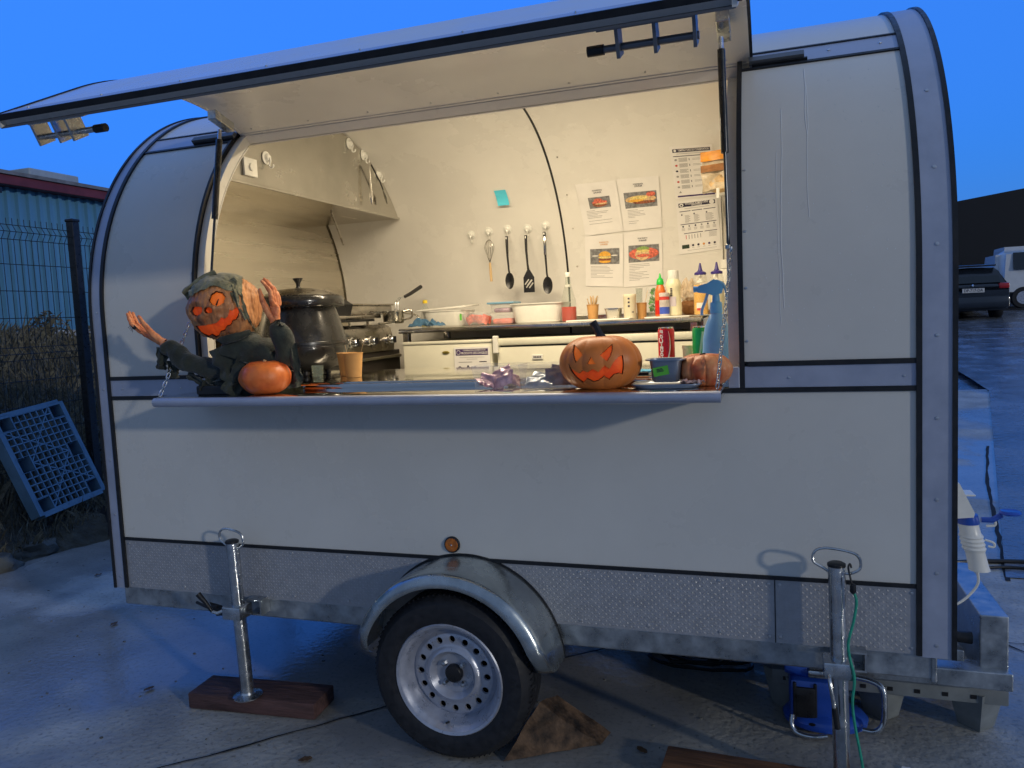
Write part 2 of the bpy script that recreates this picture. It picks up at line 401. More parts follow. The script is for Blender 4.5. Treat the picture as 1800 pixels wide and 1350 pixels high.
# bushes against the far wall foot
for (bx, by, lab) in ((-11.2, 8.0, 'small leafy weed growing against the blue wall near the fence post'), (-11.4, 7.2, 'low leafy weed at the foot of the blue wall, further left')):
    g = G()
    for k in range(260):
        a = random.uniform(0, 2*PI); r = random.uniform(0, .32); h = random.uniform(0, .5)*(1-r)
        c = Vector((r*math.cos(a), r*math.sin(a), h+.05)); s_ = random.uniform(.02, .05)
        e1 = Vector((random.gauss(0, 1), random.gauss(0, 1), random.gauss(0, 1))).normalized()*s_; e2 = e1.orthogonal().normalized()*s_*.5
        g.add([c-e1, c+e2, c+e1, c-e2], [(0, 1, 2, 3)])
    t = thing('weed_plant', lab, 'weed', (bx, by, bankz(bx, by)))
    ob('foliage', g, BARK, t); ob('stem', G().tube([(0, 0, 0), (.02, 0, .3), (0, .03, .5)], .006, 5), BARK, t)
# kerb stones and tiles bottom left
for i, (x, y, sx, sy, rz) in enumerate(((-5.06, 1.12, .20, .12, 1.1), (-5.10, 1.50, .17, .11, 1.4), (-5.12, .80, .20, .13, .9))):
    bm = bmesh.new(); bmesh.ops.create_icosphere(bm, subdivisions=3, radius=1)
    for v in bm.verts:
        v.co = v.co*(1+.5*noise.noise(v.co*1.3+Vector((i*5, 0, 0)))+.16*noise.noise(v.co*5+Vector((i*5, 3, 0)))); v.co.z = max(-.6, min(.55, v.co.z)); v.co.x *= sx; v.co.y *= sy; v.co.z *= .09
    single('kerb_stone', G().bm(bm), STONE, ['grey kerb stone right below the pallet corner', 'grey kerb stone beside the dark sheet edge', 'grey kerb stone at the left picture edge'][i], 'stone', (x, y, .045), rz)
for i, (x, y, z, rz, lab) in enumerate(((-5.15, 1.0, .155, .7, 'dull red flat tile lying on the kerb at the left edge'), (-5.45, 1.25, .36, .4, 'dull red flat tile higher on the bank, left of the pallet'))):
    single('roof_tile', G().box((-.17, -.12, -.015), (.17, .12, .015), bev=.006), TILE, lab, 'tile', (x, y, z), rot=(.1, .12, rz))
# black sheet lying behind the trailer corner
g = G()
g.slab(lambda u, v, q: (lerp(-5.1, -3.6, u), lerp(1.95, 3.0, v), .03+.26*min(1, v*4)-.02*q+.02*math.sin(u*9)*v), 20, 10)
single('tarpaulin', g, RUBBER, 'black plastic sheet heaped on the ground behind the trailer corner', 'tarpaulin')

# fence along the left
F = thing('mesh_fence', 'dark rigid wire mesh fence panel with folds on the bank', 'fence', (-5.5, 0, 0))
prof = [(0, .50), (0, .56), (.035, .60), (0, .64), (0, 1.40), (.035, 1.45), (0, 1.50), (0, 2.33), (.035, 2.385), (0, 2.44), (0, 2.49)]
vw = ob('wire', G().tube([(x, 0, z) for x, z in prof], .0028, 5), mat('fence_green', (.01, .016, .02), .45), F)
vw.location = (0, -.05, 0)
ys = [-.05+.05*k for k in range(1, 96)]
for y in ys:
    if abs(y-2.42) < .04: continue
    c = vw.copy(); COL.objects.link(c); c.location = (0, y, 0)
hz = None
for z in (.56, .64, .84, 1.04, 1.24, 1.40, 1.50, 1.727, 1.936, 2.14, 2.33, 2.44):
    if hz is None: hz = ob('cross_wire', G().tube([(-.004, -.08, 0), (-.004, 4.8, 0)], .0032, 5), vw.data.materials[0], F); hz.location = (0, 0, z)
    else: c = hz.copy(); COL.objects.link(c); c.location = (0, 0, z)
for z in (2.385, 1.45, .60):
    c = hz.copy(); COL.objects.link(c); c.location = (.035, 0, z)
for i, y in enumerate((2.42, 4.92)):
    t = thing('fence_post', ['dark square fence post between the mesh and the trailer', 'dark fence post further back behind the trailer'][i], 'fence post', (-5.47, y, .3), 0, 'fence posts')
    ob('post', G().box((-.035, -.035, 0), (.035, .035, 2.21), bev=.006), BLACKP, t); ob('cap', G().box((-.04, -.04, 2.21), (.04, .04, 2.235), bev=.006), BLACKP, t)

# blue warehouse beyond the fence
W = thing('warehouse', 'long blue corrugated warehouse with a red fascia and grey roof', 'warehouse', (-12, 4, 1.6))
ob('wall', G().box((-6, -9, -.4), (-.05, 24, 2.53)), BLUEW, W)
rib = None
for k in range(110):
    y = -3+k*.2
    if rib is None: rib = ob('cladding_rib', G().prism([(-.05, -.05), (0, -.03), (0, .03), (-.05, .05)], .10, 2.50, 'z'), BLUEW, W); rib.location = (0, y, 0)
    else: c = rib.copy(); COL.objects.link(c); c.location = (0, y, 0)
ob('plinth', G().box((-6, -9, -.5), (.02, 24, .10), bev=.01), mat('pale_plinth', (.35, .36, .36), .8, nz=(4, .2)), W)
ob('fascia', G().box((-.2, -9, 2.50), (.22, 24, 2.66), bev=.01), FASC, W)
ob('roof', G().prism([(.26, 2.66), (.26, 2.72), (-5.5, 3.55), (-11, 2.72), (-11, 2.66)], -9.1, 24.1, 'y'), ROOFG, W)
ob('roof_light', G().box((-.6, 3.55, 2.70), (.10, 4.55, 2.87), bev=.02), mat('roof_box_grey', (.30, .36, .40), .6, nz=(6, .1)), W)
g = G().box((0.06, 2.75, 2.33), (.30, 2.86, 2.42), bev=.01); ob('flood_lamp', g, BLACKP, W)

# black building on the right
B = thing('black_building', 'tall plain black building with a sloping roof edge behind the cars', 'building', (7, 27, 1.2))
ob('wall', G().prism([(-6, 0), (26, 0), (26, 6.2), (22, 6.6), (-.2, 3.75), (-6, 3.0)], 1.2, 12, 'y'), DARKW, B)
# ------------------------------------------------------------------ cars
def car_loft(secs, n=20):
    # secs: (y, halfw_bottom, halfw_belt, halfw_roof, z_bottom, z_belt, z_roof)
    g = G(); vs = []
    for (y, hb, hm, hr, z0, zb, zr) in secs:
        ring = [(-hb*.93, z0), (-hb, z0+.1), (-hm, zb-.12), (-hm*.985, zb), (-hr-.03, zr-.13), (-hr+.03, zr-.03), (-hr*.5, zr), (0, zr+.008)]
        ring = ring+[(-x, z) for x, z in ring[-2::-1]]
        for x, z in ring: vs.append((x, y, z))
    n = 15; fs = []
    for i in range(len(secs)-1):
        for k in range(n-1): fs.append((i*n+k, i*n+k+1, (i+1)*n+k+1, (i+1)*n+k))
        fs.append((i*n+n-1, i*n, (i+1)*n, (i+1)*n+n-1))
    fs += [tuple(range(n)), tuple((len(secs)-1)*n+k for k in range(n))[::-1]]
    return g.add(vs, fs)
def wheelmesh(r, wd):
    return G().lathe([(r*.6, -wd/2), (r*.93, -wd/2), (r, -wd/2+.03), (r, wd/2-.03), (r*.93, wd/2), (r*.6, wd/2)], n=28, T=lambda p: Vector((p.z, p.x, p.y)))
cz = rise(5.3, 20.6)
C = thing('parked_car', 'dark hatchback seen from behind on the wet yard', 'car', (5.02, 20.7, cz), .06)
CARG = car_loft([(0, .86, .86, .84, .32, .86, .90), (.05, .89, .88, .84, .24, .90, .95), (.20, .89, .885, .70, .24, .92, 1.30), (.42, .89, .885, .62, .24, .93, 1.44), (1.2, .89, .89, .61, .24, .92, 1.49), (2.3, .89, .89, .60, .24, .92, 1.43), (3.1, .89, .88, .66, .24, .90, .98), (3.9, .88, .80, .6, .26, .78, .80), (4.1, .8, .7, .5, .3, .6, .62)])
ob('body', CARG, CARBLK, C, 35)
ob('rear_window', G().slab(lambda u, v, q: (lerp(-1, 1, u)*lerp(.70, .58, v), lerp(.045, .30, v)-.02+.01*q-.012*(1-abs(2*u-1)), lerp(.97, 1.36, v)), 8, 5), GLASSD, C, 40)
ob('bumper', G().box((-.87, -.10, .30), (.87, .10, .62), bev=.06), CARBLK, C, 40)
ob('spoiler', G().box((-.60, .12, 1.40), (.60, .34, 1.45), bev=.02), CARBLK, C, 40)
for s_ in (-1, 1):
    ob('tail_lamp', G().box((s_*.62, -.03, .80), (s_*.88, .12, .95), bev=.04), REDL, C, 40)
    o = ob('wheel', wheelmesh(.33, .21), TYRE, C, 40, (s_*.78, .75, .33)); ob('rim', G().lathe([(.20, -.1), (.19, .1)], n=18, T=lambda p: Vector((p.z, p.x, p.y))), RIM, o)
    ob('wheel', wheelmesh(.33, .21), TYRE, C, 40, (s_*.78, 3.3, .33))
NPL = ob('number_plate', G().box((-.26, -.115, .72), (.26, -.10, .83), bev=.004), mat('plate_white', (.6, .6, .58), .5), C)
vs, fs = textmesh('DP-717-DA', .105, bold=.002)
ob('plate_text', G().add([(v.x*.88, -.117, .775+v.y) for v in vs], fs), INK, NPL)
ob('badge', G().lathe([(.045, 0), (.03, .012), (0, .014)], n=4, T=lambda p: Vector((p.x*.7, -.075-p.z, .90+p.y))), CHROME, C)
ob('aerial', G().tube([(0, 1.0, 1.48), (0, .9, 1.62)], [.012, .004], 6), BLACKP, C)
ob('exhaust', G().tube([(-.45, -.08, .26), (-.45, .2, .27)], .03, 10), ZINC, C)
V = thing('parked_van', 'white panel van with dark side window parked beyond the dark car', 'van', (8.35, 24.6, rise(8, 24.6)), 0)
bm = bmesh.new(); bmesh.ops.create_cube(bm, size=1)
for v in bm.verts: v.co = Vector((v.co.x*4.2, v.co.y*1.8, v.co.z*1.55+1.05))
for v in bm.verts:
    if v.co.z > 1: v.co.x *= .95; v.co.y *= .88
bmesh.ops.bevel(bm, geom=bm.edges[:], offset=.22, segments=5, affect='EDGES')
ob('body', G().bm(bm), CARWHT, V, 50)
for i, (a, b) in enumerate(((-1.62, -.62), (-.50, .55), (.65, 1.6))):
    ob('window', G().slab(lambda u, v, q: (lerp(a, b, u), -.905+.085*v+.012*q, lerp(1.14, 1.64, v)), 4, 4), GLASSD, V, 40)
ob('door_seam', G().box((-.58, -.905, .45), (-.56, -.80, 1.7)), BLACKP, V); ob('door_handle', G().box((-.52, -.93, 1.0), (-.34, -.90, 1.05), bev=.01), BLACKP, V)
ob('bumper', G().box((-2.16, -.85, .32), (2.16, .85, .58), bev=.08), BLACKP, V, 40)
for x in (-1.35, 1.35):
    o = ob('wheel', wheelmesh(.32, .2), TYRE, V, 40, (x, -.80, .32), (0, 0, PI/2)); ob('rim', G().lathe([(.19, -.11), (.05, -.09), (0, -.09)], n=18, T=lambda p: Vector((p.z, p.x, p.y))), RIM, o)

# ------------------------------------------------------------------ TRAILER
T0 = thing('food_trailer', 'silver and cream barrel-roofed food trailer with its serving hatch open', 'food trailer', (0, 0, 0))
ARC = PI*1.04
def pf(s, off=0):
    if s <= 1.64: return (-off, s)
    a = (s-1.64)/1.04
    if a <= PI: return (1.04-(1.04+off)*math.cos(a), 1.64+(1.04+off)*math.sin(a))
    return (2.08+off, 1.64-(s-1.64-ARC))
def soz(z): return z if z <= 1.64 else 1.64+1.04*math.asin(min(1, (z-1.64)/1.04))
SEND = 1.64+ARC+1.19
SH_ = soz(2.428); HY, HZ = pf(SH_, -.022)
def rotH(p):
    a, b = p[1]-HY, p[2]-HZ; return Vector((p[0], HY+.458*a+.889*b, HZ-.889*a+.458*b))
def skin(g, x0, x1, s0, s1, o0, o1, n=None, T=None, nx=1):
    n = n or max(1, int((s1-s0)/.04))
    def f(u, v, q):
        y, z = pf(lerp(s0, s1, v), lerp(o0, o1, q)); return (lerp(x0, x1, u), y, z)
    return g.slab(f, nx, n, T)
XL, XR = -2.772, .521
S1 = soz(2.385); S2 = soz(2.455)
# lower body
ob('tread_plate', skin(G(), -2.70, .412, .455, .668, -.004, .0), TREAD, T0)
g = G(); p_ = .0125
for j in range(16):
    for i in range(int(3.08/p_)):
        x = -2.688+(i+.5)*p_; z = .462+(j+.5)*p_; a = PI/4 if (i+j) % 2 else -PI/4
        if math.hypot(x+1.098, z-.31) < .375: continue
        ca, sa = math.cos(a), math.sin(a); L_, w_ = .0062, .0019
        pts = [(L_, 0), (0, w_), (-L_, 0), (0, -w_)]
        g.add([(x+u*ca-v*sa, -.0002, z+u*sa+v*ca) for u, v in pts]+[(x, -.0015, z)], [(0, 1, 4), (1, 2, 4), (2, 3, 4), (3, 0, 4)])
ob('tread_pattern', g, TREAD, T0)['kind'] = 'stuff'
ob('plate_seam', G().box((-.005, -.0025, .455), (-.002, .0015, .668)), RUBBER, T0)
ob('lower_panel', skin(G(), -2.70, .412, .68, 1.284, -.004, .0), PANEL, T0)
ob('chassis_rail', G().box((-2.74, .01, .372), (.47, .06, .455), bev=.006), GALV, T0)
ob('chassis_rail', G().box((-2.74, 2.02, .372), (.47, 2.07, .455), bev=.006), GALV, T0)
ob('side_band', skin(G(), -2.70, -2.20, 1.30, 1.368, -.004, .002), SILVER, T0)
ob('side_band', skin(G(), -.088, .412, 1.30, 1.368, -.004, .002), SILVER, T0)
ob('left_panel', skin(G(), -2.70, -2.232, 1.384, S1-.012, -.004, .0), PANEL, T0, 30)
ob('right_panel', skin(G(), -.088, .412, 1.384, S1-.012, -.004, .0), PANEL, T0, 30)['label'] = 'cream panel with dried water streaks'
for a, b in ((-2.70, -2.222), (-.058, .412)): ob('upper_band', skin(G(), a, b, S1, S2-.008, -.004, .002), SILVER, T0, 30)
ob('hinge_profile', skin(G(), -2.235, -.05, SH_+.004, S2-.008, -.056, .003), SILVER, T0, 30)
ob('hinge_seal', skin(G(), -2.222, -.058, SH_-.012, SH_+.004, -.050, -.012), LINER, T0, 30)
ob('roof', skin(G(), -2.70, .412, S2, SEND, -.004, .0), PANEL, T0, 30)
# trims
g = G(); skin(g, -2.70, .412, .668, .681, -.002, .006); ob('rubber_trim', g, RUBBER, T0)
g = G(); skin(g, -2.70, .412, 1.284, 1.299, -.002, .006); ob('rubber_trim', g, RUBBER, T0)
g = G(); skin(g, -2.70, -2.232, 1.368, 1.384, -.002, .006); ob('rubber_trim', g, RUBBER, T0)
g = G(); skin(g, -.072, .412, 1.368, 1.384, -.002, .006); ob('rubber_trim', g, RUBBER, T0)
for a, b in ((-2.70, -2.235), (-.085, .412)):
    g = G(); skin(g, a, b, S1-.013, S1-.001, -.002, .006); ob('rubber_trim', g, RUBBER, T0)
g = G(); skin(g, -2.70, .412, S2-.007, S2+.002, -.002, .006); ob('rubber_trim', g, RUBBER, T0)
for a, b in ((-2.716, -2.700), (.412, .428)):
    g = G(); skin(g, a, b, .454, SEND, -.004, .009); ob('rubber_trim', g, RUBBER, T0, 30)
for a, b in ((-2.764, -2.716), (.428, .509)):
    g = G(); skin(g, a, b, .450, SEND, -.01, .005); ob('end_band', g, SILVER, T0, 30)
for a, b in ((-2.776, -2.764), (.509, .523)):
    g = G(); skin(g, a, b, .450, SEND, -.02, .011); ob('edge_trim', g, RUBBER, T0, 30)
# end walls
def endpoly(r, z0, n=40, zc=1.64, cy=1.04): return [(cy-r, z0)]+[(cy-r*math.cos(PI*k/n), zc+r*math.sin(PI*k/n)) for k in range(n+1)]+[(cy+r, z0)]
ob('end_wall', G().prism(endpoly(1.03, .45), -2.768, -2.722, 'x'), [LINER], T0)
ob('end_wall', G().prism(endpoly(1.03, .45), .455, .508, 'x'), [LINER], T0)
# opening edges
g = G(); skin(g, -.100, -.084, 1.30, SH_, -.05, .008); ob('opening_seal', g, RUBBER, T0, 30)
g = G(); skin(g, -2.234, -2.222, 1.30, SH_, -.012, .008); ob('opening_seal', g, RUBBER, T0, 30)
g = G(); skin(g, -2.222, -2.19, 1.35, SH_, -.052, -.012); ob('door_jamb', g, LINER, T0, 30)
g = G(); skin(g, -.136, -.100, 1.35, SH_, -.056, -.05); ob('door_jamb', g, LINER, T0, 30)
# inner linings
g = G(); skin(g, -2.722, -2.19, .50, S1+.03, -.060, -.055); ob('front_lining', g, LINER, T0, 30)
g = G(); skin(g, -.10, .455, .50, S1+.03, -.060, -.055); ob('front_lining', g, LINER, T0, 30)
g = G(); skin(g, -2.19, -.10, .50, 1.28, -.060, -.055); ob('front_lining', g, LINER, T0, 30)
g = G(); skin(g, -2.722, -1.172, SH_+.0, SEND, -.055, -.047); ob('ceiling_lining', g, LINER, T0, 30)
g = G(); skin(g, -1.160, .455, SH_+.0, SEND, -.055, -.047); ob('ceiling_lining', g, LINER, T0, 30)
g = G(); skin(g, -1.172, -1.160, SH_+.0, SEND, -.0565, -.048); ob('lining_joint', g, RUBBER, T0, 30)
g = G(); skin(g, -2.722, .455, SH_-.008, SH_+.010, -.060, -.055); ob('hinge_beam', g, LINER, T0, 30)
ob('floor', G().box((-2.722, .055, .47), (.455, 2.03, .50)), GALV, T0)
ob('steel_lining', G().prism(endpoly(.984, .5), -2.722, -2.715, 'x'), INOXB, T0)
ob('corner_seal', G().tube([(-2.712, 1.04+.985*math.cos(a*PI/2/30), 1.64+.985*math.sin(a*PI/2/30)) for a in range(31)], .006, 5), mat('brown_seal', (.10, .085, .05), .6), T0)
# sill, counter and shelf
ob('sill', G().box((-2.19, -.003, 1.30), (-.10, .020, 1.336), bev=.004), INOXM, T0)
ob('counter', G().box((-2.60, .022, 1.318), (-.10, .70, 1.342), bev=.004), INOXM, T0)
SH = ob('serving_shelf', G().box((-2.233, -.252, 1.280), (-.145, -.004, 1.318), bev=.006), INOXM, T0, 40)
ob('shelf_nosing', G().tube([(-2.233, -.252, 1.299), (-.145, -.252, 1.299)], .0175, 12), SILVER, SH, 40)
ob('corner_plate', G().box((-.135, -.012, 1.30), (-.100, .004, 1.368), bev=.003), SILVER, T0)
# LED strip under the hinge
LED = ob('ceiling_lamp', G().box((-1.75, .60, 2.520), (-.35, .66, 2.545), bev=.006), LEDM, T0)
al = bpy.data.lights.new('ceiling_light', 'AREA'); al.shape = 'RECTANGLE'; al.size = 1.4; al.size_y = .08; al.energy = LAMP; al.color = (1, .82, .57)
ao = bpy.data.objects.new('ceiling_light', al); COL.objects.link(ao); ao.location = (-1.05, .63, 2.512); ao.rotation_euler = (math.radians(16), 0, 0)

# screws
screws = [(x, z) for x in (-2.30, -.03) for z in (1.55, 1.77, 1.99)] + [(.468, z) for z in (.49, .72, .95, 1.20, 1.45, 1.72)] + [(-2.74, z) for z in (.50, .78, 1.02, 1.33, 1.66)]
g = G()
def screw(x, z, r=.0055, off=.0):
    s_ = soz(z); y, zz = pf(s_, off); a = max(0, (s_-1.64)/1.04)
    g.lathe([(r, 0), (r*.8, r*.5), (0.0, r*.6)], n=8, T=lambda p: Vector((x+p.x, y-p.z*math.cos(a)+p.y*math.sin(a), zz+p.z*math.sin(a)+p.y*math.cos(a))))
for x, z in [(-2.245, 1.46), (-2.245, 1.62), (-2.245, 1.80), (-.075, 1.45), (-.075, 1.62), (-.075, 1.80), (-.075, 2.0)]: screw(x, z, .005)
for z in (.49, .72, .95, 1.20, 1.45, 1.72, 1.95, 2.2): screw(.468, z, .0065, .004)
for z in (.50, .78, 1.02, 1.33, 1.66): screw(-2.74, z, .0055, .004)
for x in [-2.68, -2.40, -2.1+.25, -1.6, -.66, -.42, -.18, -.022, .012, .40]:
    for z in (.475, .652): screw(x, z, .006)
for x in (-2.64, -2.33, .05, .38): screw(x, 1.33, .0045, .002)
for x in (.2, .36): screw(x, 2.42, .006, .002)
ob('screw', g, SCREWM, T0, 40)['kind'] = 'stuff'
g = G()
for z in (1.85, 2.07, 2.25, 2.43):
    y = 1.04+math.sqrt(.984**2-(z-1.64)**2); g.lathe([(.006, 0), (.004, .004), (0, .005)], n=8, T=lambda p: Vector((-1.105+p.x, y-p.z, z+p.y)))
for k in range(10):
    a = .15+k*.13; g.lathe([(.006, 0), (.004, .004), (0, .005)], n=8, T=lambda p: Vector((-2.69+p.x*0+p.z, 1.04+.955*math.cos(a)+p.x, 1.64+.955*math.sin(a)+p.y)))
ob('lining_screw', g, INOXD, T0)['kind'] = 'stuff'
# dried streaks on the right panel
def streak(x0, z0, z1, r, ph):
    pts = []
    for k in range(40):
        z = lerp(z0, z1, k/39); y, zz = pf(soz(z), .0002); pts.append((x0+.004*noise.noise(Vector((z*9, ph, 0)))+.010*noise.noise(Vector((z*2.5, ph, 1))), y, zz))
    return pts
ST = mat('dried_water', (.74, .76, .76), .5)
for i, (x, a, b, r) in enumerate(((.115, 2.30, 1.83, .0010), (.035, 2.2, 1.55, .0012), (.025, 2.05, 1.5, .0007), (.12, 2.35, 2.1, .0013))):
    ob('water_streak', G().tube(streak(x, a, b, r, i*3.3), r, 4), ST, T0)
g = G()
for k in range(150):
    x = random.uniform(-.06, .38); z = random.uniform(1.45, 2.32); r = random.uniform(.0006, .0017); y, zz = pf(soz(z), .0002)
    g.lathe([(r, 0), (0, r*.6)], n=5, T=lambda p: Vector((x+p.x, y-p.z, zz+p.y*1.8)))
ob('water_drop', g, ST, T0)['kind'] = 'stuff'

# hatch
HS0, HS1 = 1.274, SH_
HX0, HX1 = -2.215, -.058
H = ob('hatch', skin(G(), HX0, HX1, HS0+.075, HS1, -.003, .012, T=rotH, nx=2), PANEL, T0, 30)
ob('hatch_lining', skin(G(), HX0+.012, HX1-.012, HS0+.016, HS1, -.020, -.003, T=rotH, nx=2), LINER, H, 30)
ob('lip_band', skin(G(), HX0, HX1, HS0+.008, HS0+.075, -.003, .013, T=rotH), SILVER, H, 30)
ob('lip_seal', skin(G(), HX0-.004, HX1+.004, HS0-.003, HS0+.007, -.003, .015, T=rotH), RUBBER, H)
ob('lip_channel', skin(G(), HX0+.004, HX1-.004, HS0+.001, HS0+.034, -.026, -.0205, T=rotH), mat('grey_channel', (.16, .165, .175), .45, .4), H)
for a, b in ((HX0-.010, HX0), (HX1, HX1+.010)):
    ob('side_seal', skin(G(), a, b, HS0-.004, HS1, -.012, .016, T=rotH), RUBBER, H, 30)
for a, b in ((HX0, HX0+.012), (HX1-.012, HX1)):
    ob('side_frame', skin(G(), a, b, HS0, HS1, -.0225, -.003, T=rotH), LINER, H, 30)
ob('hinge_strip', skin(G(), HX0, HX1, HS1-.025, HS1, -.024, -.0205, T=rotH), LINER, H)
def hp(x, s_, off): y, z = pf(s_, off); return rotH((x, y, z))
g = G()
for k in range(8):
    for s_, off in ((HS0+.06, .0135), (HS1-.05, -.0205)):
        c = hp(HX0+.08+k*(HX1-HX0-.16)/7, s_, off); g.lathe([(.004, -.002), (.004, .002)], c, 7)
ob('hatch_screw', g, SCREWM, H)['kind'] = 'stuff'
# latch bolts
def latch(x0, x1, hx, right):
    def q(u, s_, off): return hp(lerp(x0, x1, u), HS0+s_, off)
    g = G(); 
    n = ob('latch', g.tube([q(0, .05, -.075), q(1, .05, -.075)], .009, 10), ZINC if not right else mat('latch_grey', (.17, .18, .2), .4, .6), H, 40)
    m = n.data.materials[0]
    for u in ((.05, .42, .78) if right else (.06, .40, .62)):
        c = q(u, .05, -.06); ob('latch_guide', G().slab(lambda a, b, w_: hp(lerp(x0, x1, u)+.008*a, HS0+.02+.06*b, -.026-.069*w_), 1, 2), m, n)
    e = q(hx, .05, -.075); ob('latch_grip', G().tube([e-Vector((.02, 0, 0)), e+Vector((.02, 0, 0))], .0125, 12), RUBBER, n, 40)
    ob('latch_plate', G().slab(lambda a, b, w_: hp(lerp(x0, x1, a*.9+.05), HS0+.018+.065*b, -.026-.005*w_), 1, 2), m, n)
latch(-2.135, -1.895, 1, False)
latch(-.145, -.385, 1, True)
# struts
def strut(x, top, bot, nm):
    t = Vector(top); b = Vector(bot); d = (b-t).normalized(); L_ = (b-t).length
    m = t+d*L_*.55
    s_ = ob('gas_strut', G().tube([t+d*.04, m], .0125, 14), BLACKG, T0, 40)
    ob('strut_rod', G().tube([m, b], .0055, 10), mat('strut_rod_steel', (.08, .085, .09), .2, .8), s_, 40)
    ob('strut_end', G().tube([t, t+d*.045], .008, 8), ZINC, s_); ob('strut_end', G().lathe([(.0, -.012), (.011, -.006), (.011, .006), (0, .012)], b, 10), ZINC, s_)
    ob('strut_bracket', G().box((-.012, -.055, -.006), (.030, .055, .03), bev=.003, T=lambda p: t+Vector((p.x, p.y, p.z+.02-.28*p.y))), ZINC, s_)
strut(0, (-2.115, .095, 2.375), (-2.175, .035, 1.72), 'l')
strut(0, (-.140, .06, 2.425), (-.128, .02, 1.755), 'r')
# chains
def chain(a, b, sag):
    A, B_ = Vector(a), Vector(b); n = int((B_-A).length/.019)
    pts = [A.lerp(B_, k/n)+Vector((0, 0, -sag*math.sin(PI*k/n))) for k in range(n+1)]
    lk = G().tube([(.0055*math.cos(t), 0, .008*math.sin(t)+(.006 if math.sin(t) > 0 else -.006)) for t in [2*PI*k/12 for k in range(12)]], .0019, 5, closed=True)
    C_ = ob('shelf_chain', G().tube([pts[0]-Vector((0, 0, .008)), pts[0]+Vector((0, 0, .008))], .004, 6), ZINC, T0); proto = None
    for i in range(n):
        c = (pts[i]+pts[i+1])/2; d = (pts[i+1]-pts[i]).normalized()
        if proto is None: proto = o = ob('chain_link', lk, ZINC, C_, 60)
        else: o = proto.copy(); COL.objects.link(o)
        q = d.to_track_quat('Z', 'Y') @ Matrix.Rotation((PI/2)*(i % 2)+.4, 3, 'Z').to_quaternion()
        o.location = c; o.rotation_mode = 'QUATERNION'; o.rotation_quaternion = q
chain((-.118, -.006, 1.745), (-.156, -.235, 1.325), .006)
chain((-2.185, -.006, 1.72), (-2.222, -.235, 1.325), .006)
# upper hinge gutter pieces
for a, b in ((-.06, .12), (-2.44, -2.22)):
    g = G(); skin(g, a, b, S1+.012, S1+.04, .004, .022); ob('gutter', g, mat('gutter_grey', (.13, .14, .15), .5, .3), T0, 30)
    g = G(); skin(g, a+.01, b+.01 if a > -1 else b, S1+.002, S1+.010, .0, .012); ob('gutter_seal', g, RUBBER, T0)

# hood over the cooker
HD = ob('cooker_hood', G().prism([(1.04-.98*math.cos(a), 1.64+.98*math.sin(a)) for a in [math.asin(.57/.98)+(PI-2*math.asin(.57/.98))*k/40 for k in range(41)]], -2.205, -2.20, 'x'), INOX, T0)
ob('hood_underside', G().prism([(-2.715, 2.205), (-2.20, 2.205), (-2.20, 2.212), (-2.715, 2.212)], .245, 1.84, 'y'), INOXB, HD)
ob('hood_lip', G().box((-2.206, .245, 2.200), (-2.192, 1.845, 2.214), bev=.003), INOX, HD)
ob('hood_bracket', G().tube([(-2.35, 1.3, 2.20), (-2.52, 1.7, 2.06)], .006, 6), INOXD, HD)
# fender
def fprof(a):
    # squared arch around the wheel
    r = .385; return (-1.098+r*math.cos(a)*.97, .31+r*math.sin(a)*.98)
g = G()
def ff(u, v, q):
    a = lerp(-.0+.06, PI-.10, u)
    w_ = v
    tipn = min(1, u/.10, (1-u)/.10); ye = lerp(-.14, -.225, tipn**.5)
    if w_ < .6: y = lerp(.01, ye+.03, w_/.6); dr = 0
    else:
        b = (w_-.6)/.4*PI/2; y = ye+.03-.03*math.sin(b); dr = -.045*(1-math.cos(b))
    x, z = fprof(a); dx, dz = x+1.098, z-.31; l = math.hypot(dx, dz)
    dr += -.004*q
    return (x+dx/l*dr, y+.003*q, z+dz/l*dr)
g.slab(ff, 48, 14); FE = ob('fender', g, ZINC, T0, 50); FE.data.materials[0] = mat('zinc_fender', (.42, .46, .47), .26, .85, nz=(7, .22), bump=(5, .2, .02), rv=.10)
ob('fender_seal', G().tube([(fprof(lerp(.06, PI-.1, k/40))[0], -.002, fprof(lerp(.06, PI-.1, k/40))[1]+.004) for k in range(41)], .004, 5), RUBBER, FE)
# wheel
WH = bpy.data.objects.new('wheel', None); COL.objects.link(WH); WH.parent = T0; WH.location = (-1.098, -.2, .300)
TR = lambda p: Vector((p.x, p.z, p.y))
g = G().lathe([(.197, .004), (.205, -.002), (.235, -.010), (.272, -.006), (.290, .010), (.298, .030), (.300, .045), (.300, .055), (.293, .056), (.293, .062), (.300, .063), (.301, .085), (.294, .086), (.294, .093), (.301, .094), (.300, .14), (.29, .165), (.25, .18), (.20, .18), (.18, .15)], n=72, T=TR, caps=False)
# flatten at the contact patch
g.v = [(x, y, max(z, -.2985)) for x, y, z in g.v]
TY = ob('tyre', g, TYRE, WH, 35)
g = G()
for k in range(90):
    a = 2*PI*k/90
    for (y0, y1) in ((.024, .054),):
        if math.sin(a) < -.985: continue
        g.box((-.0022, y0, -.004), (.0022, y1, .0012), T=lambda p: Vector(((.2995+p.z)*math.cos(a)-p.x*math.sin(a), p.y, (.2995+p.z)*math.sin(a)+p.x*math.cos(a))))
ob('tread_sipe', g, BLACKP, TY)['kind'] = 'stuff'
g = G().lathe([(.155, .075), (.162, .060), (.172, .030), (.180, .012), (.187, .004), (.190, -.002), (.200, -.006), (.204, -.001), (.202, .012), (.192, .04), (.170, .075)], n=64, T=TR, caps=False)
RM = ob('rim', g, RIM, WH, 40)
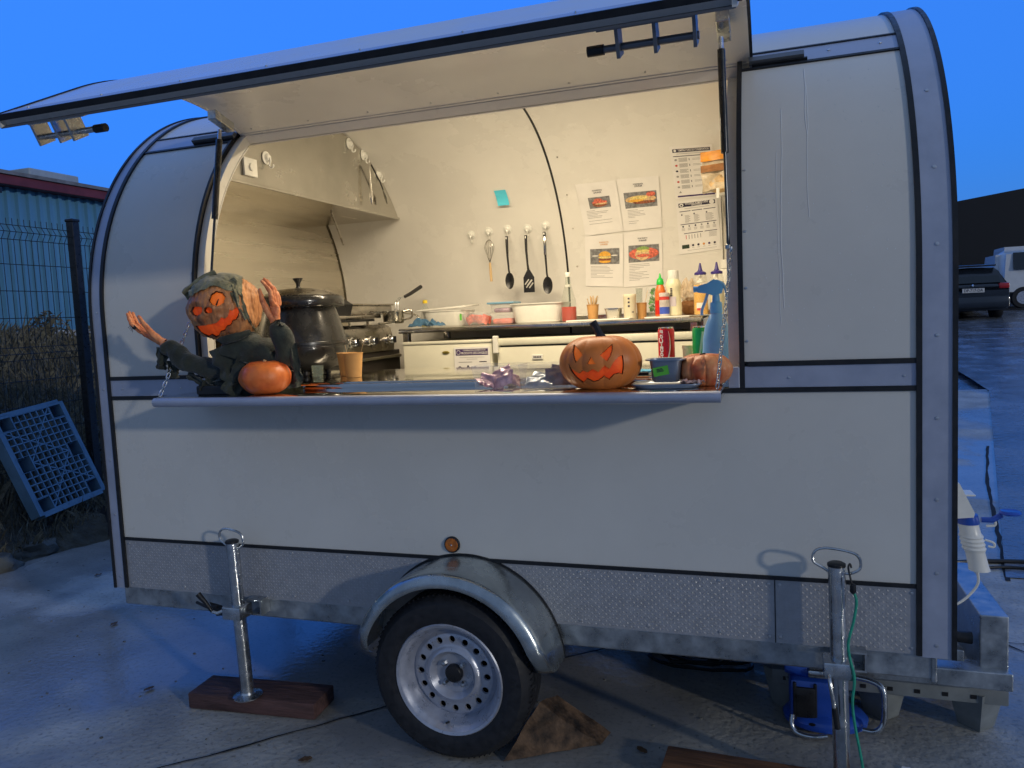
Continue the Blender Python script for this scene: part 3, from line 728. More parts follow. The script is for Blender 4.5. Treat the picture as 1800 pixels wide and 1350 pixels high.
# disc with sixteen holes
g = G(); nh = 16; zc = lambda r: .050-.016*math.exp(-((r-.090)/.011)**2)+.010*max(0, min(1, (.080-r)/.008))+.006*math.exp(-((r-.150)/.004)**2)
for k in range(nh):
    a0 = 2*PI*k/nh; da = PI/nh; r0, r1 = .109, .147; rc, hr = .128, .0130
    outer = []
    for q in range(5): outer.append((r1, lerp(-da, da, q/4)))
    outer += [(lerp(r1, r0, q/4), da) for q in range(1, 4)]
    outer += [(r0, lerp(da, -da, q/4)) for q in range(5)]
    outer += [(lerp(r0, r1, q/4), -da) for q in range(1, 4)]
    vs = []
    for r, a in outer: vs.append((r*math.cos(a0+a), zc(r), r*math.sin(a0+a)))
    for r, a in outer:
        dx = r*math.cos(a)-rc; dy = r*math.sin(a); l = math.hypot(dx, dy); x, y = rc+dx/l*hr, dy/l*hr*.9
        vs.append((x*math.cos(a0)-y*math.sin(a0), zc(rc), x*math.sin(a0)+y*math.cos(a0)))
    m_ = len(outer)
    for r, a in outer:
        dx = r*math.cos(a)-rc; dy = r*math.sin(a); l = math.hypot(dx, dy); x, y = rc+dx/l*hr*.9, dy/l*hr*.8
        vs.append((x*math.cos(a0)-y*math.sin(a0), zc(rc)+.008, x*math.sin(a0)+y*math.cos(a0)))
    g.add(vs, [(i, (i+1) % m_, m_+(i+1) % m_, m_+i) for i in range(m_)]+[(m_+i, m_+(i+1) % m_, 2*m_+(i+1) % m_, 2*m_+i) for i in range(m_)])
g.lathe([(.160, .064), (.153, .060), (.147, zc(.147))], n=64, T=TR, caps=False)
g.lathe([(.109, zc(.109)), (.105, zc(.105)), (.100, zc(.1)), (.094, zc(.094)), (.088, zc(.088)), (.078, zc(.078)), (.070, zc(.071)), (.066, .060), (.030, .062), (.029, .07)], n=64, T=TR, caps=False)

ob('rim_disc', g, RIM, WH, 40)
ob('brake_drum', G().lathe([(.17, .085), (.0, .085)], n=32, T=TR), BLACKP, WH)
ob('hub_cap', G().lathe([(.033, .062), (.033, .048), (.028, .042), (0, .040)], n=28, T=TR), BLACKP, WH, 40)
for k in range(4):
    a = PI/4+k*PI/2
    ob('wheel_bolt', G().lathe([(.011, .06), (.011, .052), (.008, .046), (.008, .040), (0, .038)], (.050*math.cos(a), .050*math.sin(a), 0), n=6, T=TR), ZINC, WH, 30)
ob('valve', G().tube([(-.02, .03, -.172), (-.02, .008, -.165)], .004, 8), BLACKP, WH)
ob('axle', G().tube([(-1.098, -.02, .3), (-1.098, 2.1, .3)], .035, 12), GALV, T0)
# reflector
RF = ob('reflector', G().lathe([(.031, 0), (.031, .006), (.026, .010), (0, .011)], n=28, T=lambda p: Vector((-1.142+p.x, -p.z, .727+p.y))), RUBBER, T0, 40)
ob('lens', G().lathe([(.0255, .010), (.024, .0125), (0, .0135)], n=28, T=lambda p: Vector((-1.142+p.x, -p.z, .727+p.y))), AMBER, RF, 40)
ob('lens_screw', G().lathe([(.004, .013), (0, .016)], n=8, T=lambda p: Vector((-1.142+p.x, -p.z, .727+p.y))), ZINC, RF)

# corner jacks
def jack(x, top, bot, lean, handle_w, base=True):
    A = Vector((x, -.085, top)); Bm = Vector((x+lean, -.085, bot))
    J = ob('corner_jack', G().tube([A, Bm], .0255, 20), ZINC, T0, 40)
    ob('jack_cap', G().lathe([(.027, 0), (.027, .008), (.02, .012), (0, .012)], A, 20), RUBBER, J, 40)
    hw = handle_w
    pts = [(x-.02, -.085, top-.02)]+[(x+hw*sx, -.088, top+h) for sx, h in ((-.6, -.005), (-.95, .010), (-1, .030), (-.85, .048), (-.5, .056), (0, .054), (.5, .048), (.85, .038), (1, .018), (.95, -.006), (.6, -.02))]+[(x+.02, -.085, top-.022)]
    ob('jack_handle', G().tube(bez(pts, 5), .0045, 8), ZINC, J, 40)
    zc_ = .438
    cl = ob('jack_clamp', G().box((x-.042, -.128, zc_-.033), (x+.046, -.045, zc_+.020), bev=.006), ZINC, J, 40)
    ob('clamp_plate', G().box((x+.02, -.05, zc_-.036), (x+.088, .008, zc_-.030)), GALV, cl)
    ob('clamp_plate', G().box((x+.02, -.05, zc_+.022), (x+.088, .008, zc_+.028)), GALV, cl)
    ob('clamp_plate', G().box((x+.082, -.05, zc_-.030), (x+.088, .008, zc_+.022)), GALV, cl)
    if base: ob('jack_foot', G().lathe([(.058, 0), (.058, .004), (.03, .012), (.026, .02)], Bm, 24), ZINC, J, 40)
    return J, cl
J1, c1 = jack(-2.066, .712, .075, .020, .056)
ob('clamp_lever', G().tube([(-2.10, -.10, .44), (-2.14, -.115, .425), (-2.16, -.12, .432)], .007, 8), ZINC, c1, 40)
ob('lever_grip', G().tube([(-2.16, -.12, .432), (-2.185, -.125, .47), (-2.215, -.13, .505)], [.007, .009, .012], 10), RUBBER, c1, 40)
ob('lever_shadow_plate', G().prism([(-2.21, .45), (-2.15, .44), (-2.14, .40), (-2.18, .395)], -.07, -.075, 'y'), RUBBER, c1)  # black sheet put in as the shade behind the lever
ob('lever_pin', G().tube([(-2.26, -.09, .452), (-2.20, -.10, .44), (-2.15, -.10, .445)], .006, 8), RUBBER, c1, 40)
J2, c2 = jack(.178, .752, .02, .012, .068)
ob('clamp_lever', G().tube(bez([(.150, -.13, .425), (.153, -.155, .40), (.160, -.155, .35), (.165, -.155, .31)], 5), .006, 8), ZINC, c2, 40)
ob('lever_grip', G().tube([(.164, -.155, .33), (.172, -.155, .265)], .009, 10), RUBBER, c2, 40)
ob('clamp_nut', G().lathe([(.014, 0), (.014, .008), (0, .009)], n=16, T=lambda p: Vector((.150+p.x, -.128-p.z, .428+p.y))), ZINC, c2, 40)
# tow frame
g = G(); g.box((.672, .38, .215), (.76, .98, .455), bev=.004)
TF = ob('tow_frame', g, GALV, T0)
ob('cross_beam', G().box((.10, .34, .205), (.765, .44, .268), bev=.004), GALV, TF)
ob('cross_plate', G().box((.475, .36, .290), (.62, .40, .330), bev=.003), GALV, TF)
ob('buffer', G().tube([(.52, .42, .36), (.655, .42, .355)], [.016, .022], 12), RUBBER, TF, 40)
ob('rail_end', G().box((.455, .005, .365), (.472, .065, .45), bev=.004), GALV, T0)
# rear socket housing
SK = ob('inlet_socket', G().prism([(.524, .93), (.62, .905), (.668, .80), (.664, .785), (.524, .770)], .44, .56, 'y'), WHITEP, T0, 40)
ob('socket_lid', G().box((.64, .46, .855), (.675, .54, .862), bev=.003), WHITEP, SK)

# connector and cable hanging from the socket
PL = thing('power_connector', 'white industrial power plug hanging from the socket on the trailer end', 'plug', (.655, .50, .765))
TL = lambda p: Vector((p.x+p.z*-.22, p.y, p.z))
ob('collar', G().lathe([(.036, -.016), (.038, -.012), (.038, .018), (.034, .02)], n=28, T=TL), BLUEP, PL, 40)
g = G().lathe([(.033, -.012), (.034, -.05), (.037, -.056), (.040, -.062), (.036, -.069), (.040, -.076), (.036, -.084), (.0395, -.091), (.0355, -.099), (.039, -.106), (.035, -.114), (.032, -.12), (.033, -.17), (.035, -.186), (.020, -.19), (0, -.19)], n=28, T=TL)
ob('plug_body', g, WHITEP, PL, 50)
ob('plug_loop', G().tube(bez([(.060, 0, -.005), (.085, 0, -.004), (.088, 0, -.02), (.062, 0, -.024)], 5), .005, 8), WHITEP, PL, 40)
ob('plug_loop', G().tube(bez([(.058, 0, -.075), (.085, 0, -.085), (.086, 0, -.10), (.068, 0, -.098)], 5), .004, 8), WHITEP, PL, 40)
o = ob('flap_lid', G().lathe([(.034, 0), (.036, .005), (.030, .012), (.024, .009), (0, .010)], (.135, 0, .022), 24, sy=1.0), BLUEP, PL, 40)
ob('flap_hinge', G().tube([(.045, 0, -.002), (.08, 0, -.002), (.11, 0, .018)], [.010, .011, .010], 8), BLUEP, PL, 40)
single('white_cable', G().tube(bez([(.69, .5, .575), (.692, .5, .53), (.67, .5, .49), (.63, .49, .455), (.56, .47, .42)], 8), .0048, 8), WHITEP, 'thin white cable curving from the plug back under the trailer', 'cable')
single('ground_cable', G().tube(bez([(.55, 2.2, .012), (.9, 2.35, .012), (1.15, 2.45, .014), (1.6, 2.50, .014), (2.4, 2.6, .014)], 8), .014, 8), RUBBER, 'black cable lying across the wet concrete behind the plug', 'cable')
single('ground_cable', G().tube(bez([(1.05, 2.30, .012), (1.25, 2.36, .014), (1.5, 2.36, .012), (1.7, 2.48, .014)], 8), .010, 8), RUBBER, 'thinner black cable looping beside the thick one on the concrete', 'cable')

# green cord on the right jack
t = thing('bungee_cord', 'green elastic cord with black hook hanging from the right jack handle', 'cord', (.22, -.12, .7))
ob('cord', G().tube(bez([(0.0, -.004, -.01), (.010, -.006, -.04), (.002, -.01, -.10), (-.014, -.012, -.17), (-.010, -.012, -.22), (.002, -.015, -.28), (-.004, -.015, -.36), (.004, -.015, -.44), (.022, -.015, -.55), (.034, -.015, -.66), (.05, -.015, -.70)], 7), .0042, 8), GREENC, t, 40)
ob('hook', G().tube(bez([(0, -.004, 0), (-.006, .0, .03), (-.010, .015, .055), (-.004, .03, .062), (.0, .03, .05)], 6), .003, 8), RUBBER, t, 40)
ob('hook_socket', G().lathe([(.005, -.018), (.009, -.012), (.009, .008), (.004, .012)], (0.001, -.005, 0), 12), RUBBER, t, 40)

# under and around the trailer on the ground
single('timber_pad', G().box((-.29, -.085, 0), (.29, .085, .066), bev=.006), DARKWOOD, 'dark red-brown wooden block under the left jack foot', 'wood block', (-2.04, -.01, .002), .07)
single('plank', G().box((-.40, -.07, 0), (.40, .07, .045), bev=.005), PLANK, 'brown wooden plank lying flat at the bottom edge of the photo', 'plank', (.03, -.085, .003), -.05)
bm = bmesh.new()
vsq = [(-.140, -.125, 0), (.165, .060, 0), (-.035, -.010, .172), (-.07, .06, 0), (.19, .15, 0), (.0, .10, .150)]
vv = [bm.verts.new(v) for v in vsq]
for f in ((0, 1, 2), (3, 5, 4), (0, 2, 5, 3), (1, 4, 5, 2), (0, 3, 4, 1)): bm.faces.new([vv[i] for i in f])
bmesh.ops.triangulate(bm, faces=bm.faces[:]); bmesh.ops.subdivide_edges(bm, edges=bm.edges[:], cuts=5, use_grid_fill=True)
for v in bm.verts: v.co += Vector((noise.noise(v.co*14), noise.noise(v.co*14+Vector((5, 0, 0))), noise.noise(v.co*14+Vector((9, 0, 0))))) * .006; v.co.z = max(v.co.z, 0)
single('log_wedge', G().bm(bm), CHOCK, 'split brown log wedge chocking the right side of the wheel', 'wedge', (-.780, -.035, .002), 0, smooth=25)
# coiled dark cable under the trailer
pts = []
for k in range(150):
    a = k*.33; r = .14+.05*math.sin(k*.11)+random.uniform(-.012, .012); pts.append((r*1.25*math.cos(a), r*.8*math.sin(a), .02+k*.0006+.012*math.sin(a*1.7)))
single('cable_coil', G().tube(pts, .008, 6), RUBBER, 'black cable coiled in a heap in the shade under the trailer', 'cable coil', (-.32, .80, -.006))
single('cable_coil', G().tube([(p[0]*.6, p[1]*.5, p[2]*1.4) for p in pts[:90]], .007, 6), BLACKP, 'smaller black tangle of cable behind the heap under the trailer', 'cable coil', (-.52, .95, .0))
# blue machine with tubular handles under the right end
B_ = thing('blue_floor_machine', 'blue low machine with bent steel tube handles under the trailer rail', 'machine', (.165, .36, .0))
ob('base', G().lathe([(.02, .012), (.12, .012), (.145, .025), (.148, .045), (.135, .06), (.08, .075), (0, .077)], n=40, sx=1.0, sy=.75), BLUEP, B_, 40)
ob('body', G().box((-.125, -.075, .04), (.075, .085, .200), bev=.020), BLUEP, B_, 40)
ob('front_panel', G().box((-.105, -.084, .06), (-.035, -.068, .175), bev=.006), BLACKP, B_, 40)
for a, b in (((-.112, -.082, .05), (-.100, -.066, .19)), ((-.042, -.082, .05), (-.030, -.066, .19))): ob('panel_bar', G().box(a, b, bev=.004), RUBBER, B_)
ob('drum', G().lathe([(.001, -.05), (.055, -.05), (.06, -.045), (.06, .05), (0, .055)], n=28, T=lambda p: Vector((-.10+p.z*.8, p.x*.8, .225+p.y*.7-.25*p.z))), BLUEP, B_, 40)
ob('drum_plate', G().box((-.06, -.065, .205), (.02, .02, .235), bev=.008), ZINC, B_, 40)
ob('tube_handle', G().tube(bez([(.12, -.09, .045), (.16, -.10, .05), (.185, -.095, .08), (.190, -.09, .14), (.185, -.08, .20), (.15, -.06, .215), (.10, -.04, .215)], 6), .0095, 10), ZINC, B_, 40)
ob('tube_handle', G().tube(bez([(-.115, -.10, .08), (-.118, -.11, .045), (-.10, -.12, .022), (-.05, -.13, .018), (.0, -.12, .022)], 6), .009, 10), ZINC, B_, 40)
ob('base_hole', G().lathe([(.012, 0), (0, .001)], (-.05, -.125, .062), 14, T=lambda p: p), BLACKP, B_)
# grey pallet under the tow frame
P_ = thing('grey_pallet', 'grey plastic pallet with cone feet standing under the tow frame', 'pallet', (.40, .56, 0))
ob('deck', G().box((-.42, -.14, .150), (.365, .36, .172), bev=.006), PALLETG, P_, 40)
ob('deck_edge', G().box((-.42, -.15, .118), (.37, -.128, .175), bev=.005), PALLETG, P_, 40)
for x in (-.36, -.03, .285):
    for y in (-.07, .28):
        ob('foot', G().lathe([(.044, .0), (.048, .005), (.070, .12), (.074, .15)], (x, y, 0), 4, T=None, sx=1.25, sy=1.25), PALLETG, P_, 30)
for k in range(8): ob('deck_slot', G().box((-.38+k*.09, -.1515, .135), (-.36+k*.09, -.149, .15)), BLACKP, P_)

# ------------------------------------------------------------------ blue pallet leaning on the fence
PB = thing('blue_pallet', 'blue-grey plastic grid pallet leaning against the wire fence', 'pallet', (-5.33, 1.902, .649))
def rodr(v):
    v = Vector(v); return Matrix.Rotation(v.length, 4, v.normalized())
PB.rotation_euler = rodr((-.2, -.37, 1.572)).to_euler()
pw, ph = .30, .40
def pbar(name, x0, z0, x1, z1, wd, dp, y0=0):
    d = Vector((x1-x0, 0, z1-z0)); L_ = d.length; d.normalize(); n_ = Vector((-d.z, 0, d.x))
    g = G(); A = Vector((x0, y0, z0)); 
    g.box((0, 0, -wd/2), (L_, dp, wd/2), T=lambda p: A+d*p.x+n_*p.z+Vector((0, p.y, 0)))
    return g
for (x0, z0, x1, z1) in ((-pw, -ph, -pw, ph), (pw, -ph, pw, ph)): ob('frame_rail', pbar('r', x0, z0, x1, z1, .038, .10), PALLETB, PB)
for (x0, z0, x1, z1) in ((-pw, -ph, pw, -ph), (-pw, ph, pw, ph)): ob('frame_rail', pbar('r', x0+.02, z0, x1-.02, z1, .040, .10), PALLETB, PB)
def inpocket(x, z):
    for px_, pz in [(sx*.235, sz) for sx in (-1, 1) for sz in (-.34, 0, .34)]:
        if abs(x-px_) < .062 and abs(z-pz) < .062: return True
    return False
nx_, nz_ = 10, 14
for i in range(nx_+1):
    for j in range(nz_+1):
        x = lerp(-.281, .281, i/nx_); z = lerp(-.38, .38, j/nz_)
        for dx, dz in ((1, 0), (0, 1)):
            if i+dx > nx_ or j+dz > nz_: continue
            x1 = x+dx*.0562; z1 = z+dz*.0543
            if inpocket((x+x1)/2, (z+z1)/2): continue
            ob('grid_bar', pbar('b', x, z, x1, z1, .009, .03, .002), PALLETB, PB)
for (x0, z0, x1, z1) in ((-.28, .27, .17, -.0), (.17, .38, -.17, .0), (-.17, -.0, .28, -.27), (.17, 0, -.17, -.38)):
    ob('brace', pbar('c', x0, z0, x1, z1, .009, .03, .006), PALLETB, PB)
for sx in (-1, 1):
    for sz in (-.34, 0, .34):
        g = G(); cx, r_ = sx*.235, .058
        rings = [[(cx+a*r_*k, y, sz+b*r_*k) for a, b in ((-1, -1), (1, -1), (1, 1), (-1, 1))] for k, y in ((1, .0), (1.06, .0), (.86, .13), (.80, .13), (.94, .002))]
        vs = [v for r in rings for v in r]
        g.add(vs, [(q*4+k, q*4+(k+1) % 4, (q+1)*4+(k+1) % 4, (q+1)*4+k) for q in range(4) for k in range(4)]+[(8, 9, 10, 11)])
        ob('leg_pocket', g, PALLETB, PB)

# ------------------------------------------------------------------ inside: cooker, fryer, kettle
CK = thing('gas_cooker', 'stainless cooker with four chrome knobs along the left wall', 'cooker', (-2.16, 0, 0))
ob('body', G().box((-.52, .72, .60), (-.012, 1.70, 1.40), bev=.006), mat('cooker_dark', (.03, .025, .022), .4), CK)
ob('control_panel', G().prism([(-.50, 1.40), (.0, 1.40), (.004, 1.43), (-.014, 1.535), (-.05, 1.555), (-.50, 1.555)], .74, 1.60, 'y'), INOXD, CK, 40)
ob('drip_tray', G().box((-.40, .70, 1.352), (.010, 1.68, 1.372), bev=.004), INOX, CK)
for y in (.96, 1.10, 1.31, 1.535):
    k = ob('knob', G().lathe([(.030, 0), (.032, .006), (.030, .014), (.024, .018), (.022, .040), (.018, .044), (0, .044)], n=26, T=lambda p: Vector((-.004+p.z, y+p.x, 1.462+p.y))), CHROME, CK, 40)
    ob('knob_grip', G().box((.03, y-.004, 1.444), (.052, y+.004, 1.482), bev=.002), BLACKP, k)
ob('hob_grate', G().box((-.45, .76, 1.575), (-.02, 1.42, 1.59), bev=.004), BLACKP, CK)
for y in (.95, 1.15, 1.35): ob('grate_foot', G().box((-.035, y-.006, 1.55), (-.025, y+.006, 1.578)), INOX, CK)
single('griddle_tray', G().box((-.20, -.38, 0), (.03, .38, .018), bev=.004).box((-.2, .30, .018), (.03, .38, .03), bev=.004), INOXD, 'long worn steel griddle tray lying on the cooker', 'tray', (-2.20, 1.10, 1.592))
FR = thing('deep_fryer', 'small fryer with worn steel basin and black control box behind the kettle', 'fryer', (-2.33, 1.22, 1.612))
g = G(); g.box((-.12, .0, .0), (.11, .50, .055), bev=.005); ob('basin', g, INOXD, FR, 40)
ob('basin_rim', G().box((-.13, -.005, .055), (.12, .51, .066), bev=.003), INOXD, FR)
ob('control_box', G().prism([(-.12, .0), (.12, .0), (.14, .06), (.05, .115), (-.12, .115)], -.20, -.02, 'y'), BLACKP, FR, 30)
ob('switch', G().lathe([(.012, 0), (.010, .02), (0, .022)], n=12, T=lambda p: Vector((.09+p.z*.8, -.07+p.x, .085+p.y+p.z*.4))), BLACKP, FR, 40)
ob('switch', G().lathe([(.012, 0), (.010, .02), (0, .022)], n=12, T=lambda p: Vector((.09+p.z*.8, -.15+p.x, .085+p.y+p.z*.4))), BLACKP, FR, 40)
BK = thing('fryer_basket', 'wire fryer basket with raised black handle hooked over the basin', 'fryer basket', (-2.17, 1.62, 1.635))
g = G()
for k in range(7): g.tube([(-.10+k*.033, .04, .01), (-.10+k*.033, .04, -.01), (-.10+k*.033, -.16, -.01)], .0018, 4)
for k in range(7): g.tube([(-.10, .04-k*.033, -.01), (.10, .04-k*.033, -.01)], .0018, 4)
ob('basket_wires', g, ZINC, BK)
for dx in (0, .016): ob('handle_wire', G().tube(bez([(dx, .05, .0), (dx, .06, .05), (dx+.005, .09, .075), (.03, .13, .085)], 5), .0028, 6), ZINC, BK, 40)
ob('handle', G().tube([(.03, .125, .083), (.045, .17, .100), (.075, .27, .145)], [.010, .011, .012], 10), BLACKP, BK, 40)
JG = thing('steel_jug', 'small steel jug with side handles standing at the cooker corner', 'jug', (-2.13, 1.56, 1.556))
ob('jug_body', G().lathe([(.055, 0), (.062, .01), (.064, .07), (.066, .075), (.060, .074), (.056, .01), (0, .008)], n=28), INOX, JG, 40)
ob('jug_handle', G().tube(bez([(.06, .01, .07), (.10, .03, .075), (.105, .03, .035), (.064, .01, .02)], 6), .005, 8), INOXD, JG, 40)
ob('jug_handle', G().tube(bez([(.05, .05, .06), (.09, .10, .05), (.11, .13, .02), (.12, .14, -.02)], 6), .006, 8), INOX, JG, 40)
single('spatula_blade', G().box((-.05, -.012, 0), (.05, .012, .003)).tube([(.05, 0, .002), (.17, .03, .006)], .006, 8), INOX, 'steel scraper lying on the front of the cooker top', 'scraper', (-2.15, 1.33, 1.558), 1.2)

KT = thing('soup_kettle', 'large black soup kettle with steel lid on the counter', 'kettle', (-2.02, .43, 1.3425))
ob('kettle_body', G().lathe([(.10, .018), (.125, .022), (.165, .045), (.198, .085), (.208, .118), (.2085, .128), (.205, .130), (.205, .138), (.208, .140), (.207, .150), (.202, .152), (.190, .20), (.172, .26), (.160, .295), (.158, .305)], n=56), BLACKG, KT, 50)
ob('kettle_rim', G().lathe([(.160, .302), (.196, .306), (.200, .312), (.197, .345), (.190, .352), (.170, .352), (.166, .345)], n=56, caps=False), BLACKG, KT, 50)
ob('lid', G().lathe([(.176, .352), (.178, .356), (.168, .360), (.14, .372), (.09, .386), (.04, .392), (0, .393)], n=48), INOXD, KT, 50)
ob('lid_knob', G().lathe([(.014, .392), (.008, .400), (.010, .415), (.020, .430), (.023, .437), (.010, .434), (0, .430)], n=20), BLACKP, KT, 40)
ob('kettle_foot', G().lathe([(.10, 0), (.105, .004), (.10, .018)], n=40), BLACKP, KT, 40)
for a in (-.9, .4, -2.2): ob('rubber_foot', G().lathe([(.014, 0), (.018, .010), (.014, .022), (0, .024)], (.105*math.cos(a), .105*math.sin(a), 0), 14), BLACKP, KT, 40)
ob('kettle_dial', G().lathe([(.026, 0), (.024, .014), (0, .015)], n=20, T=lambda p: Vector((.02+p.x, -.165-p.z, .06+p.y))), BLACKP, KT, 40)

# work table, freezers
WT = thing('work_table', 'long stainless work table along the back wall', 'work table', (-1.17, 1.68, .5))
ob('table_top', G().box((-.83, -.33, .997), (.84, .335, 1.022), bev=.005), INOX, WT, 40)
ob('upstand', G().box((-.83, .322, 1.022), (.84, .334, 1.055), bev=.003), INOX, WT)
for x in (-.80, .80):
    for y in (-.28, .30): ob('leg', G().box((x-.018, y-.018, 0), (x+.018, y+.018, .997), bev=.003), INOXD, WT)
def freezer(x0, x1, lab, lid):
    t = thing('chest_freezer', lab, 'freezer', ((x0+x1)/2, 1.66, .505), 0, 'cream chest freezers under the work table'); w2 = (x1-x0)/2
    ob('cabinet', G().box((-w2, -.29, 0), (w2, .26, .90 if lid else .935), bev=.008), CREAMF, t, 40)
    if lid:
        ob('lid', G().box((-w2, -.30, .905), (w2, .26, .945), bev=.010), CREAMF, t, 40); ob('lid_gasket', G().box((-w2+.02, -.288, .897), (w2-.02, .25, .906)), BLACKP, t)
    else: ob('lid', G().box((-w2, -.296, .925), (w2, .26, .943), bev=.006), CREAMF, t, 40)
    return t
f1 = freezer(-1.985, -1.448, 'cream chest freezer with the printed notice and gold oval badge', False)
ob('oval_badge', G().lathe([(.022, 0), (.018, .004), (0, .005)], n=24, T=lambda p: Vector((-.005+p.x, -.292-p.z, .878+p.y*.38))), mat('gold_badge', (.50, .40, .10), .3, .8), f1)
f2 = freezer(-1.420, -.30, 'cream chest freezer with overhanging lid, right of the notice', True)
ob('name_badge', G().box((-.36, -.296, .826), (-.30, -.290, .852), bev=.002), WHITEP, f2); 
g = G()
for k in range(5): g.box((-.351+k*.009, -.2975, .834), (-.345+k*.009, -.296, .844))
ob('badge_mark', g, INK, f2)
ob('lid_hinge', G().box((-.575, -.315, .865), (-.545, -.288, .960), bev=.005), WHITEP, f2)
single('grey_cabinet', G().box((-.10, -.2, 0), (.28, .3, .66), bev=.006), mat('grey_laminate', (.17, .18, .20), .5, nz=(5, .1)), 'grey cabinet end beside the opening, behind the blue sprayer', 'cabinet', (-.22, 1.55, .855))
single('white_box', G().box((-.05, -.05, 0), (.10, .05, .25), bev=.006), WHITEP, 'white wall box at the right end of the work table', 'box', (-.255, 1.93, 1.525))
t = thing('water_pipes', 'two thin pipes with white clips above the white box', 'pipes', (-.24, 1.93, 1.77))
for x in (-.008, .016): ob('pipe', G().tube([(x, .03, .02), (x, .02, .12), (x, -.02, .28), (x, -.06, .42)], .006, 8), INOX, t, 40)
for z, y in ((.01, .03), (.40, -.07)): ob('pipe_clip', G().box((-.025, y-.02, z), (.032, y+.02, z+.05), bev=.004), WHITEP, t)

# ------------------------------------------------------------------ papers on the curved wall
RW = .984
def WP(x, z, off=0):
    dz = max(0, z-1.64); r = RW-off; y = 1.04+math.sqrt(max(0, r*r-dz*dz)) if dz < r else 1.04
    return (x, y, z)

PALE = [mat('print_grey', (.22, .22, .22), .7, nz=(60, .4)), mat('print_bun', (.80, .42, .06), .7, nz=(90, .2)), mat('print_meat', (.30, .10, .05), .7, nz=(120, .6)), mat('print_red', (.70, .16, .10), .7, nz=(90, .4)), mat('print_green', (.28, .42, .12), .7, nz=(90, .3)), mat('print_tan', (.72, .50, .26), .7, nz=(90, .3)), mat('print_yellow', (.80, .62, .22), .7, nz=(90, .3))]
def sheetobj(label, TLc, TRc, BL, BR, prints, curl=0, name='recipe_sheet', cat='paper sheet', group='recipe sheets on the back wall', flat=None):
    cx = (TLc[0]+BR[0])/2; cz = (TLc[1]+BR[1])/2
    org = Vector(WP(cx, cz)) if flat is None else Vector((cx, flat, cz))
    def F(u, v, off):
        x = lerp(lerp(BL[0], BR[0], u), lerp(TLc[0], TRc[0], u), v); z = lerp(lerp(BL[1], BR[1], u), lerp(TLc[1], TRc[1], u), v)
        o_ = .0015+off+curl*(.5+.5*noise.noise(Vector((u*3, v*4, cx*9))))
        p = Vector(WP(x, z, o_)) if flat is None else Vector((x, flat-o_, z))
        return p-org
    t = thing(name, label, cat, org, 0, group)
    ob('paper', G().slab(lambda u, v, q: F(u, v, q*.0006), 8, 12), PAPER, t, 40)
    groups = {}
    for it in prints:
        k, m = it[0], it[1]; g = groups.setdefault((it[0] if k in ('photo',) else 'print', m.name), (G(), m))[0]
        if k == 'bar':
            u0, v0, u1, v1 = it[2:6]; n = max(1, int((v1-v0)/.08)); nn = max(1, int((u1-u0)/.12))
            g.sheet(lambda u, v: F(lerp(u0, u1, u), lerp(v0, v1, v), .0012), nn, n)
        elif k == 'poly':
            g.add([F(u, v, it[3]) for u, v in it[2]], [tuple(range(len(it[2])))])
        elif k == 'text':
            body, u, v, size = it[2:6]; vs, fs = textmesh(body, size, bold=.012*size)
            W_ = abs(TRc[0]-TLc[0]); H_ = abs(TLc[1]-BL[1])
            mw = max(q.x for q in vs)-min(q.x for q in vs); lim = it[6] if len(it) > 6 else 1
            sc = min(1, lim/(mw/W_)) if mw/W_ > lim else 1
            g.add([F(u+q.x*sc/W_, v+q.y*sc/H_*1.25, .0022) for q in vs], fs)
    for (k, mn), (g, m) in groups.items(): ob('printed_text' if m in (INK, INKG, INKP, INKR, INKO, PAPER) else 'printed_picture', g, m, t)['kind'] = 'stuff'
    return t
def ell(cx, cy, rx, ry, a0=0, a1=2*PI, n=18): return [(cx+rx*math.cos(lerp(a0, a1, k/n)), cy+ry*math.sin(lerp(a0, a1, k/n))) for k in range(n+1)]
def lines(v0, v1, n, u0=.12, seed=0, m=None):
    R_ = random.Random(seed); out = []
    for k in range(n):
        v = lerp(v1, v0, k/max(1, n-1)); out.append(('bar', m or INKG, u0, v-.0035, u0+R_.uniform(.15, .62), v+.0035))
    return out
